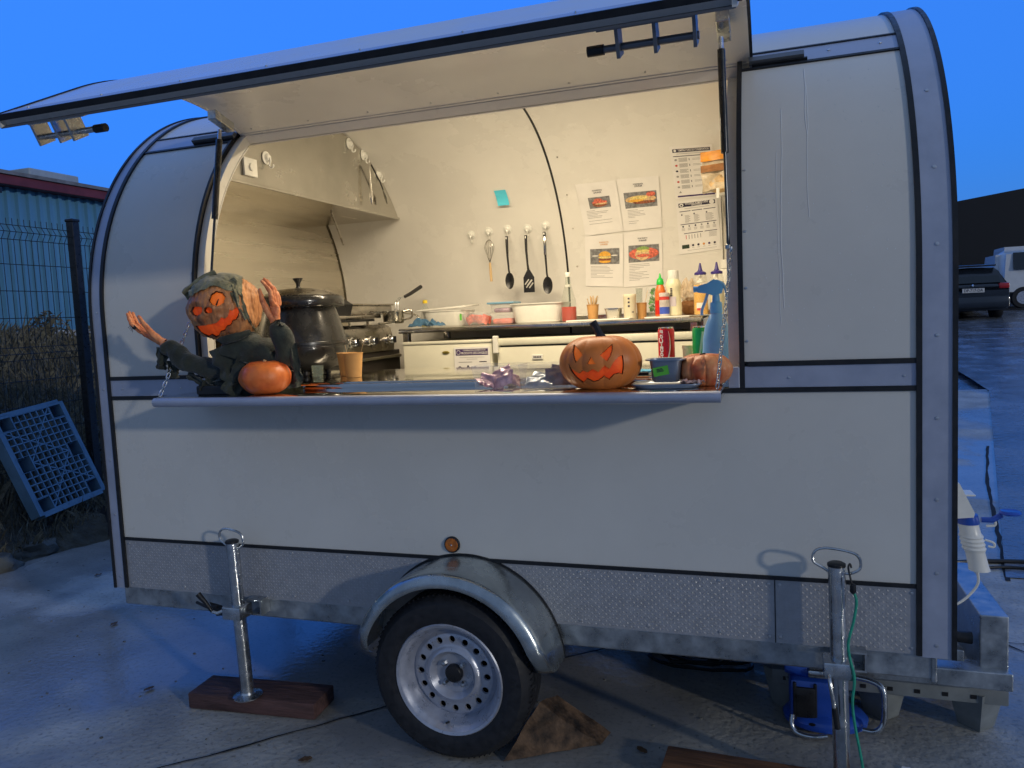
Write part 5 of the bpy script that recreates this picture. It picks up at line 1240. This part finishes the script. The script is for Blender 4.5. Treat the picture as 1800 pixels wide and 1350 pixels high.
# spider ring
sp = ob('spider_ring', G().lathe([(.0, -.006), (.008, -.002), (.009, .004), (0, .009)], L(-2.350, -.20, 1.585), 12), BLACKP, HW, 40)
for s_ in (-1, 1):
    for k in range(4):
        c = L(-2.350, -.20, 1.585); ob('spider_leg', G().tube([c, c+Vector((s_*.010+(k-1.5)*.004, -.006, .006-(k-1.5)*.004)), c+Vector((s_*.020+(k-1.5)*.006, -.002, -.006-(k-1.5)*.006))], .0011, 4), BLACKP, sp)
ob('base_block', G().box((-.15, -.06, 0), (.02, .06, .035), bev=.006), RUBBER, HW)

# ------------------------------------------------------------------ things on the shelf and counter
def cup(label, loc, rt_, rb, h, m, sticks=(), name='paper_cup', cat='cup', group=None, sm=WOODL):
    t = thing(name, label, cat, loc, 0, group)
    ob('cup_wall', G().lathe([(rb-.002, .003), (rb, 0), (rt_, h), (rt_+.002, h+.001), (rt_+.002, h-.002), (rt_-.002, h-.003), (rb-.003, .006), (0, .006)], n=36), m, t, 40)
    for i, (a, b) in enumerate(sticks): ob('stirrer', G().box((-.0028, -.0008, 0), (.0028, .0008, (Vector(b)-Vector(a)).length), T=lambda p: Vector(a)+(Vector(b)-Vector(a)).to_track_quat('Z', 'Y') @ p), sm, t)
    return t
cup('kraft paper cup with two wooden stirrers, right of the kettle', (-1.650, .235, 1.343), .041, .031, .100, KRAFT, (((-.01, 0, .02), (-.028, -.01, .135)), ((.01, 0, .02), (.045, .02, .150))))
cup('kraft paper cup partly hidden behind the front one, by the kettle', (-1.735, .33, 1.343), .041, .031, .098, KRAFT, ())
t = thing('glass_tumbler', 'small clear glass beside the kettle foot', 'glass', (-1.80, .20, 1.343)); ob('glass_wall', G().lathe([(.020, .002), (.022, 0), (.026, .055), (.024, .055), (.019, .006), (0, .006)], n=24), GLASS, t, 40)
def clearbox(label, loc, wx, wy, h, fill, kind):
    t = thing('clear_tub', label, 'plastic tub', loc, 0, 'clear tubs on the shelf')
    g = G(); a, b = (wx/2*.88, wy/2*.88), (wx/2, wy/2)
    rings = [[(x*sx, y*sy, z) for sx, sy in ((-1, -1), (1, -1), (1, 1), (-1, 1))] for (x, y), z in ((a, 0), (b, h), ((b[0]+.006, b[1]+.006), h), ((b[0]+.006, b[1]+.006), h-.004))]
    vs = [v for r in rings for v in r]; g.add(vs, [(k*4+i, k*4+(i+1) % 4, (k+1)*4+(i+1) % 4, (k+1)*4+i) for k in range(3) for i in range(4)]+[(0, 1, 2, 3)])
    ob('tub_wall', g, CLEAR, t)
    return t
t1 = clearbox('clear plastic tub holding purple foil sachets, left of the pair', (-.895, -.075, 1.319), .165, .125, .082, None, 0)
FOILP = mat('purple_foil', (.26, .10, .24), .25, .15, nz=(22, .4, (.58, .36, .46)), coat=.6); FOILB = mat('blue_foil', (.12, .19, .32), .22, .25, nz=(12, .5, (.40, .46, .55)), coat=.6); FOILG = mat('brown_foil', (.20, .15, .15), .3, .4, nz=(14, .4))
def sachet(m, parent, loc, rot, L_, W_, seed, nm='sachet'):
    def f(u, v, q_):
        x = (u-.5)*L_; y = (v-.5)*W_; h = .010*math.sin(u*PI)**.6*math.sin(v*PI)**.6
        n_ = .006*noise.noise(Vector((u*4, v*3, seed)))+.0012*noise.noise(Vector((u*14, v*10, seed)))
        return Vector((x, y, (h if q_ else -h)+n_))
    o = ob(nm, G().slab(f, 16, 12), m, parent, 70); o.location = loc; o.rotation_euler = rot; return o
for i, (lx, ly, lz, rx_, ry_, rz_) in enumerate(((-.03, 0, .025, .9, .2, .3), (.015, -.02, .03, 1.0, -.3, -.2), (.03, .02, .035, .8, .5, .8), (-.01, .03, .045, .7, -.5, .1), (-.04, -.025, .018, .5, .2, 1.2))): sachet(FOILP, t1, (lx, ly, lz), (rx_, ry_, rz_), .085, .055, i)
t2 = clearbox('clear plastic tub holding blue foil packets, right of the pair', (-.728, -.075, 1.319), .160, .125, .082, None, 0)
for i, (lx, ly, lz, rx_, ry_, rz_, m) in enumerate(((-.02, -.02, .022, .5, .0, .1, FOILB), (-.015, .02, .030, .6, .1, -.1, FOILB), (.045, .0, .035, 1.3, 0, .3, FOILG), (.055, .02, .04, 1.2, .2, .1, FOILG))): sachet(m, t2, (lx, ly, lz), (rx_, ry_, rz_), .095, .06, i+20)
t = thing('steel_insert', 'small rectangular steel tub with a green price sticker on a tray', 'steel tub', (-.318, -.125, 1.336))
def rtub(wx, wy, h, tap, rim, m, parent, nm='tub_wall'):
    def ring(k, z, e): 
        out = []
        for i in range(32):
            a = 2*PI*(i+.5)/32; c, s_ = math.cos(a), math.sin(a); p_ = 5
            r = 1/((abs(c)**p_+abs(s_)**p_)**(1/p_)); out.append((c*r*(wx/2*k+e), s_*r*(wy/2*k+e), z))
        return out
    R2 = [ring(tap*.9, 0, 0), ring(tap, h*.12, 0), ring(1, h, 0), ring(1, h+.001, rim), ring(1, h-.003, rim), ring(1, h-.002, -.002), ring(tap, .008, -.002)]
    vs = [v for r in R2 for v in r]; g = G()
    g.add(vs, [(k*32+i, k*32+(i+1) % 32, (k+1)*32+(i+1) % 32, (k+1)*32+i) for k in range(len(R2)-1) for i in range(32)]+[tuple(range(32))[::-1], tuple(6*32+i for i in range(32))])
    return ob(nm, g, m, parent, 40)
STU = mat('brushed_tub', (.32, .36, .42), .35, .8, nz=(6, .1)); rtub(.100, .085, .072, .86, .012, STU, t)
GS = mat('green_sticker', (.12, .52, .05), .5); s1 = ob('price_sticker', G().box((-.024, -.0008, -.014), (.024, 0, .014)), GS, t); s1.location = (-.012, -.0425, .036); s1.rotation_euler = (-.08, -.18, .0)
g = G()
for k in range(3): g.box((-.012, -.0016, -.002+k*.004), (.010-k*.002, -.0009, .0005+k*.004))
ob('sticker_print', g, INK, s1)
TRY = thing('metal_tray', 'shallow grey metal tray under the steel tub and pumpkin edge', 'tray', (-.315, -.13, 1.3185)); rtub(.21, .14, .014, .92, .004, STU, TRY, 'tray_plate')
single('crumpled_wrapper', G().slab(lambda u, v, q_: Vector(((u-.5)*.07, (v-.5)*.04, .012+.018*noise.noise(Vector((u*6, v*5, 3)))+.0008*q_)), 14, 10), mat('pink_wrapper', (.62, .40, .34), .5, nz=(30, .3)), 'pale pink crumpled wrapper lying on the tray by the ribbed pumpkin', 'wrapper', (-.235, -.165, 1.325), .3)
def can(label, loc, body, extra=None, h=.150, rz=0):
    t = thing('drink_can', label, 'drink can', loc, rz, 'drink cans on the counter')
    ob('can_body', G().lathe([(.024, .002), (.026, 0), (.033, .009), (.033, h-.014), (.029, h-.004), (.028, h-.002), (.029, h), (.0275, h), (.0265, h-.005), (0, h-.005)], n=40), body, t, 30)
    ob('can_top', G().lathe([(.0292, h-.006), (.0298, h), (.027, h+.0005), (.0262, h-.004), (0, h-.0035)], n=32), CHROME, t, 30)
    return t
COKE = mat('red_can_paint', (.60, .008, .02), .25, .3, coat=.4, nz=(20, .05)); CG = mat('green_can_paint', (.01, .36, .09), .25, .4, coat=.4, nz=(20, .1)); CWH = mat('can_white', (.85, .84, .82), .3)
t = can('red drink can with white script lettering running up its side', (-.402, .55, 1.343), COKE)
def oncyl(vs, fs, r, a0, z0, rot90=True):
    out = []
    for v in vs:
        x, y = (-v.y, v.x) if rot90 else (v.x, v.y)
        a = a0+x/r; out.append((r*math.sin(a), -r*math.cos(a), z0+y))
    return G().add(out, fs)
vs, fs = textmesh('Coca-Cola', .029, bold=.001); 
for v in vs: v.x += v.y*.28
ob('script_lettering', oncyl(vs, fs, 0.0334, -.55, .078), CWH, t)
def ribb(u, v): z = lerp(.012, .135, v); a = .30+.38*math.sin(v*2.6)-.1+.16*(u-.5)*(1.2-v); return (.0334*math.sin(a), -.0334*math.cos(a), z)
ob('white_ribbon', G().sheet(ribb, 4, 24), CWH, t, 60)
t = can('green drink can half hidden behind the blue sprayer', (-.262, .50, 1.343), CG)
ob('can_stripe', G().sheet(lambda u, v: (.0334*math.sin(-.3+.25*u+.5*v), -.0334*math.cos(-.3+.25*u+.5*v), .02+.11*v), 4, 14), mat('pale_green', (.35, .62, .45), .3, .3), t, 60)
single('yellow_lid_pot', G().lathe([(.020, 0), (.022, .06), (.024, .062), (.024, .075), (0, .076)], n=24), MAYO, 'small yellow pot standing just left of the green can', 'pot', (-.318, .56, 1.343))
single('blue_sponge_cloth', G().slab(lambda u, v, q_: Vector(((u-.5)*.10, (v-.5)*.08, .006+.006*noise.noise(Vector((u*4, v*4, 1)))+.006*q_)), 10, 8), mat('light_blue_cloth', (.10, .42, .62), .8, nz=(20, .2)), 'light blue cloth lying flat behind the carved pumpkin', 'cloth', (-.43, .12, 1.343), .2)
t = thing('carving_knife', 'knife with dark handle lying behind the steel tub', 'knife', (-.40, .05, 1.348), .15)
ob('blade', G().box((.0, -.009, -.001), (.11, .009, .001)), INOX, t); ob('handle', G().box((-.09, -.010, -.005), (0, .010, .006), bev=.004), BLACKP, t, 40)
SB = thing('spray_bottle', 'translucent blue spray bottle with trigger head by the right chain', 'spray bottle', (-.182, .20, 1.343))
g = G().lathe([(.046, .0), (.050, .006), (.051, .05), (.048, .11), (.040, .155), (.026, .190), (.019, .200), (.018, .206)], n=36); ob('bottle', g, BLUECL, SB, 50)
BC = mat('blue_trigger', (.10, .38, .88), .35, coat=.2)
ob('screw_collar', G().lathe([(.021, .200), (.022, .204), (.020, .236), (.015, .240)], n=28), BC, SB, 40)
ob('neck', G().lathe([(.014, .238), (.012, .262), (.012, .272)], n=20), BC, SB, 40)
ob('spray_head', G().prism([(-.062, .274), (-.058, .298), (-.030, .304), (-.006, .318), (.012, .312), (.026, .288), (.020, .268), (-.012, .262), (-.03, .270)], -.012, .012, 'y'), BC, SB, 30)
ob('nozzle', G().lathe([(.010, 0), (.011, .016), (0, .017)], n=14, T=lambda p: Vector((-.060-p.z, p.x, .286+p.y))), BC, SB, 40)
ob('trigger', G().tube(bez([(-.028, 0, .270), (-.036, 0, .245), (-.048, 0, .215), (-.050, 0, .195)], 5), [.005]*15+[.006], 8), BLUECL, SB, 40)
ob('rear_shroud', G().tube(bez([(.0, 0, .312), (.024, 0, .300), (.036, 0, .270), (.034, 0, .245)], 5), .0055, 8), BLUECL, SB, 40)

# ------------------------------------------------------------------ things on the work table
ZT = 1.5225
def bottle(name, label, loc, prof, m, parts=(), cat='bottle', n=32, group=None):
    t = thing(name, label, cat, loc, 0, group); ob('bottle_body', G().lathe(prof, n=n), m, t, 40)
    for nm, pr_, mm in parts: ob(nm, G().lathe(pr_, n=n), mm, t, 40)
    return t
t = thing('white_bin', 'white plastic tub with its lid propped at an angle, far left of the table', 'plastic tub', (-1.845, 1.73, ZT)); rtub(.285, .22, .095, .88, .004, WHITEP, t)
l_ = ob('bin_lid', G().box((-.16, -.12, 0), (.155, .12, .010), bev=.004), WHITEP, t, 40); l_.location = (0, 0, .108); l_.rotation_euler = (.05, -.045, 0)
ob('green_label', G().box((.135, -.104, .035), (.148, -.1035, .072), T=lambda p: p+Vector((-.02, -.008, 0))), GS, t)
t = thing('pink_food_tub', 'clear lidded tub full of pink and orange food slices', 'plastic tub', (-1.645, 1.68, ZT)); rtub(.155, .14, .070, .9, .003, CLEAR, t); ob('tub_lid', G().box((-.080, -.073, .071), (.080, .073, .078), bev=.003), CLEAR, t)
for k in range(9):
    o = sachet(PINK, t, (-.055+.014*k, random.uniform(-.03, .03), .032+random.uniform(0, .01)), (random.uniform(.9, 1.6), random.uniform(-.5, .5), random.uniform(0, 3)), .06, .045, k, 'food_slice')
t = thing('stacked_tub', 'lower clear tub with pink food in the blue-lidded pair', 'plastic tub', (-1.480, 1.70, ZT), 0, 'stacked lidded tubs'); rtub(.150, .14, .055, .92, .003, CLEAR, t); ob('tub_lid', G().box((-.078, -.073, .056), (.078, .073, .064), bev=.003), CLEAR, t); ob('food', G().box((-.06, -.055, .004), (.06, .055, .035), bev=.015), PINK, t, 50)
t = thing('stacked_tub', 'upper clear tub with a blue lid in the stacked pair', 'plastic tub', (-1.480, 1.70, ZT+.066), 0, 'stacked lidded tubs'); rtub(.145, .13, .052, .92, .003, CLEAR, t); ob('tub_lid', G().box((-.082, -.074, .053), (.082, .074, .064), bev=.004), mat('blue_lid', (.16, .34, .48), .35), t, 40); ob('food', G().box((-.05, -.05, .004), (.05, .05, .03), bev=.012), FOILP, t, 50)
t = thing('white_bin', 'low white plastic dish tub with wide rim in the middle of the table', 'plastic tub', (-1.262, 1.72, ZT)); rtub(.315, .24, .112, .90, .009, WHITEP, t)
t = bottle('glass_sauce_bottle', 'clear glass bottle a third full of red sauce with white cap', (-1.066, 1.60, ZT), [(.038, 0), (.042, .004), (.042, .09), (.039, .125), (.026, .175), (.0165, .205), (.0145, .225), (.0140, .255)], GLASS, (('red_sauce', [(.037, .003), (.0412, .008), (.0414, .082), (0, .083)], RED), ('neck_label', [(.0172, .192), (.0158, .205)], WHITEP), ('bottle_cap', [(.015, .248), (.0155, .252), (.0155, .268), (.013, .272), (0, .272)], WHITEP)))
rs = random.Random(3)
cup('kraft cup crammed with short wooden stirrers on the work table', (-.935, 1.62, ZT), .033, .026, .088, KRAFT, [((rs.uniform(-.012, .012), rs.uniform(-.012, .012), .02), (rs.uniform(-.034, .034), rs.uniform(-.02, .02), rs.uniform(.115, .140))) for k in range(16)], name='stirrer_cup')
t = thing('small_steel_pan', 'little square steel pan empty on the work table', 'steel pan', (-.815, 1.60, ZT)); rtub(.088, .085, .062, .82, .004, INOX, t)
t = bottle('spice_tin', 'cream cardboard spice tin with small black marks', (-.722, 1.58, ZT), [(.033, 0), (.034, .002), (.034, .118), (.0345, .119), (.0345, .132), (.033, .134), (0, .134)], mat('tin_paper', (.72, .66, .48), .6, nz=(14, .08)), (), 'tin')
g = G()
for i, (a, z, w_, h_) in enumerate(((-.15, .105, .010, .009), (-.15, .085, .010, .010), (-.15, .065, .010, .010), (.45, .035, .012, .005))): g.sheet(lambda u, v: (.0345*math.sin(a+u*w_/.034), -.0345*math.cos(a+u*w_/.034), z+v*h_), 2, 1)
o = ob('black_marks', g, INK, t); o['kind'] = 'stuff'
cup('kraft cup with one leaning stirrer right behind the spice tin', (-.668, 1.64, ZT), .028, .023, .085, KRAFT, (((0, 0, .02), (.035, 0, .150)),))
t = thing('basil_bag', 'bunch of fresh green basil in an open clear bag on a small dish', 'herbs', (-.600, 1.74, ZT+.012))
g = G(); rr_ = random.Random(8)
for k in range(150):
    h = rr_.uniform(.02, .15); r = .036*math.sin(min(1, h/.11)*PI*.6+.3); a = rr_.uniform(0, 2*PI); c = Vector((r*math.cos(a)-.012+h*.12, r*math.sin(a), h)); s_ = rr_.uniform(.008, .015)
    d = Vector((rr_.gauss(0, 1), rr_.gauss(0, 1), rr_.gauss(0, .7))).normalized(); n_ = d.orthogonal().normalized(); w_ = d.cross(n_)
    g.add([c-d*s_, c+n_*s_*.55+w_*.002, c+d*s_, c-n_*s_*.55+w_*.002], [(0, 1, 2), (0, 2, 3)])
o = ob('leaves', g, LEAF, t, 60); o['kind'] = 'stuff'
ob('stems', G().tube([(0, 0, 0), (.004, 0, .05), (.012, 0, .10)], [.014, .012, .004], 8), LEAF, t)
ob('clear_bag', G().slab(lambda u, v, q_: Vector(((.044+.006*noise.noise(Vector((u*9, v*4, 0)))+.001*q_)*math.cos(u*2*PI)*(1+.35*v), (.04+.006*noise.noise(Vector((u*9, v*4, 4))))*math.sin(u*2*PI), v*.155+.012*noise.noise(Vector((u*7, 3, 0))))), 28, 10), mat('thin_film', (.8, .8, .78), .08, alpha=.06, coat=.5), t, 60)
single('small_dish', G().lathe([(.05, 0), (.062, .010), (.060, .011), (.0, .004)], n=30), WHITEP, 'small pale dish under the bag of basil', 'dish', (-.600, 1.74, ZT))
single('glass_vase', G().lathe([(.014, 0), (.016, .004), (.018, .15), (.022, .172), (.020, .172), (.012, .008), (0, .006)], n=22), GLASS, 'tall narrow clear glass behind the leaning stirrer', 'glass', (-.715, 1.86, ZT))
t = bottle('chilli_sauce_bottle', 'red chilli sauce bottle with green pointed nozzle', (-.560, 1.60, ZT+.008), [(.026, 0), (.030, .004), (.030, .118), (.027, .14), (.017, .165), (.015, .172)], SRIR, (('red_label', [(.0304, .01), (.0304, .085)], RED), ('green_cap', [(.019, .168), (.020, .178), (.016, .196), (.007, .205), (.003, .228), (0, .229)], GREENP)))
t = bottle('spice_jar', 'little white and blue labelled jar before the chilli bottle', (-.530, 1.52, ZT+.008), [(.024, 0), (.026, .003), (.026, .108), (.027, .110), (.027, .122), (0, .123)], mat('jar_white', (.66, .60, .56), .5, nz=(20, .15)), (('blue_label', [(.0263, .012), (.0263, .048)], mat('label_blue', (.05, .10, .50), .5)), ('red_label', [(.0263, .085), (.0263, .102)], INKR)), 'jar')
t = bottle('mayonnaise_bottle', 'tall cream squeeze bottle with white cap, left of the mustard', (-.487, 1.57, ZT+.008), [(.036, 0), (.041, .005), (.042, .05), (.036, .10), (.036, .135), (.041, .15), (.040, .17), (.027, .195)], MAYO, (('white_cap', [(.028, .192), (.029, .196), (.028, .236), (.026, .238), (0, .238)], WHITEP),))
g = G(); g.sheet(lambda u, v: (.0425*math.sin(-.5+.9*u), -.0425*math.cos(-.5+.9*u), .05+.05*v), 6, 2); ob('pale_label', g, mat('label_lilac', (.62, .56, .60), .5), t)
g = G()
for k in range(5): g.sheet(lambda u, v: (.0405*math.sin(-.35+.3*u), -.0405*math.cos(-.35+.3*u), .105+k*.011+.006*v), 3, 1)
o = ob('label_print', g, INK, t); o['kind'] = 'stuff'
t = thing('nut_bag', 'open clear bag of brown rolls behind the bottles', 'bag', (-.420, 1.80, ZT))
bm = bmesh.new(); bmesh.ops.create_icosphere(bm, subdivisions=4, radius=1)
for v in bm.verts: v.co = Vector((v.co.x*.058, v.co.y*.05, v.co.z*.05+.052))*(1+.12*noise.noise(v.co*2.6))
ob('rolls', G().bm(bm), BROWN, t, 60)
bm = bmesh.new(); bmesh.ops.create_icosphere(bm, subdivisions=4, radius=1)
for v in bm.verts: v.co = Vector((v.co.x*.060, v.co.y*.05, v.co.z*.055+.125))*(1+.3*noise.noise(v.co*3)+.12*noise.noise(v.co*9))
ob('bag_film', G().bm(bm), mat('wrinkled_bag', (.80, .62, .42), .25, alpha=.55, nz=(30, .3), bump=(40, .5, .01)), t, 60)
def squeeze(label, x, fill, fm, lvl):
    t = thing('squeeze_bottle', label, 'squeeze bottle', (x, 1.62, ZT+.006), 0, 'squeeze bottles with navy nozzles')
    ob('bottle_wall', G().lathe([(.034, 0), (.037, .004), (.037, .055), (.0355, .06), (.037, .065), (.037, .17), (.034, .195), (.028, .212)], n=32), mat('bottle_film', (.85, .80, .62), .2, alpha=.20, coat=.5), t, 40)
    ob('sauce', G().lathe([(.034, .003), (.0358, .006), (.0358, lvl), (0, lvl)], n=32), fm, t, 40)
    ob('inner_neck', G().lathe([(.022, .170), (.018, .178), (.008, .186), (.008, .212)], n=20), WHITEP, t, 40)
    ob('nozzle_cap', G().lathe([(.030, .210), (.031, .214), (.030, .222), (.014, .230), (.010, .240), (.006, .262), (.004, .272), (0, .273)], n=28), NAVY, t, 40)
    return t
t = squeeze('squeeze bottle of yellow mustard with navy nozzle', -.352, .155, MUST, .158)
ob('barcode_label', G().sheet(lambda u, v: (.0375*math.sin(-.55+.9*u), -.0375*math.cos(-.55+.9*u), .030+.034*v), 6, 2), WHITEP, t)
ob('red_stripe', G().sheet(lambda u, v: (.0379*math.sin(-.5+.8*u), -.0379*math.cos(-.5+.8*u), .024+.012*v), 6, 1), INKR, t)
t = squeeze('squeeze bottle of pale mayonnaise with navy nozzle, by the white box', -.268, .155, MAYO, .170)
t = bottle('oil_bottle', 'small clear oil bottle with a yellow cap at the left table end', (-1.985, 1.70, ZT), [(.026, 0), (.029, .004), (.029, .08), (.025, .105), (.013, .13), (.0125, .15)], GLASS, (('oil', [(.026, .004), (.0275, .008), (.0275, .035), (0, .035)], mat('pale_oil', (.62, .58, .30), .2)), ('yellow_cap', [(.0145, .146), (.015, .15), (.014, .166), (0, .167)], mat('yellow_cap', (.70, .52, .03), .4)),))
def cl(u, v, q_):
    x = (u-.5)*.20; y = (v-.5)*.09
    return Vector((x, y, .010+.060*abs(noise.noise(Vector((u*5, v*4, 2))))*math.sin(u*PI)**.5+.032*max(0, 1-abs(u-.28)*4)*math.sin(v*PI)**.5+.004*noise.noise(Vector((u*20, v*16, 1)))+.003*q_))
single('blue_dishcloth', G().slab(cl, 40, 22), mat('denim_blue_cloth', (.05, .13, .22), .9, nz=(30, .3), bump=(120, .6, .004), sheen=.2), 'crumpled dark blue dishcloth on the left end of the work table', 'cloth', (-1.87, 1.46, ZT), .1, smooth=60)
single('cutting_board', G().box((-.17, -.08, 0), (.17, .08, .0075), bev=.003), WHITEP, 'cream board under the stirrer cup and spice tin', 'board', (-.87, 1.50, ZT-.0075+.008))
single('cutting_board', G().box((-.12, -.09, 0), (.11, .09, .0075), bev=.003), WHITEP, 'cream board under the chilli and mayonnaise bottles', 'board', (-.51, 1.56, ZT))
single('oval_dish', G().lathe([(.07, 0), (.10, .009), (.098, .010), (0, .004)], n=36, sx=1.1), WHITEP, 'shallow pale dish under the two squeeze bottles', 'dish', (-.32, 1.60, ZT-.004))
# bread bag hanging at the right end
BB = thing('bread_bag', 'clear bag with orange top band and brown loaf hanging by the right jamb', 'bag', (-.245, 1.62, 2.16))
bm = bmesh.new(); bmesh.ops.create_cube(bm, size=1); bmesh.ops.subdivide_edges(bm, edges=bm.edges[:], cuts=10, use_grid_fill=True)
for v in bm.verts: v.co = Vector((v.co.x*.17, v.co.y*.07*(1-.5*v.co.z), v.co.z*.19+.10)); v.co += Vector((.012*noise.noise(v.co*16), .02*noise.noise(v.co*20), .012*noise.noise(v.co*18+Vector((3, 0, 0)))))
ob('bag_film', G().bm(bm), mat('bag_film_tan', (.80, .66, .46), .3, alpha=.7, nz=(16, .3), bump=(30, .4, .01)), BB, 60)
def band(z0, z1, e): return G().slab(lambda u, v, q_: Vector((lerp(-.088, .09, u), -.045-e-.001*q_+.006*noise.noise(Vector((u*4, v*3, z0*9))), lerp(z0, z1, v)+.01*u)), 12, 4)
ob('orange_band', band(.150, .198, .004), mat('orange_print', (.72, .28, .02), .4, nz=(12, .3)), BB, 60)
ob('brown_band', band(.095, .130, .006), BROWN, BB, 60)
bm = bmesh.new(); bmesh.ops.create_icosphere(bm, subdivisions=4, radius=1)
for v in bm.verts: v.co = Vector((v.co.x*.07, v.co.y*.045, v.co.z*.05+.045))*(1+.15*noise.noise(v.co*3))
ob('loaf', G().bm(bm), mat('pale_loaf', (.70, .48, .24), .6, nz=(12, .4)), BB, 60)
ob('bag_clip', G().box((-.012, -.06, -.04), (.004, -.05, .012), bev=.003), WHITEP, BB)
single('paper_roll', G().lathe([(.0, 0), (.03, 0), (.03, .16), (.0, .16)], n=28), PAPER, 'white paper roll standing behind the kettle by the left jamb', 'paper roll', (-2.20, .30, 1.343))

# a few dead leaves and twigs on the concrete
rl = random.Random(5); LF = mat('dead_leaf', (.10, .055, .025), .8, nz=(20, .4))
for i, (x, y) in enumerate(((-1.62, -.33), (-2.62, -.02), (-3.4, .55), (-.46, .02), (-4.2, 1.2))):
    g = G().slab(lambda u, v, q_: Vector(((u-.5)*.05, (v-.5)*.028*math.sin(u*PI)**.7, .004+.010*abs(noise.noise(Vector((u*3, v*3, i*5.1))))+.0006*q_)), 8, 5)
    single('dead_leaf', g, LF, ['dead brown leaf on the concrete in front of the wooden block', 'dead brown leaf left of the left jack under the rail', 'dead leaf on the wet concrete in the open left foreground', 'dead leaf between the wheel and the plank', 'dead leaf near the kerb by the blue pallet'][i], 'leaf', (x, y, .003), rl.uniform(0, 6), 'dead leaves on the concrete')
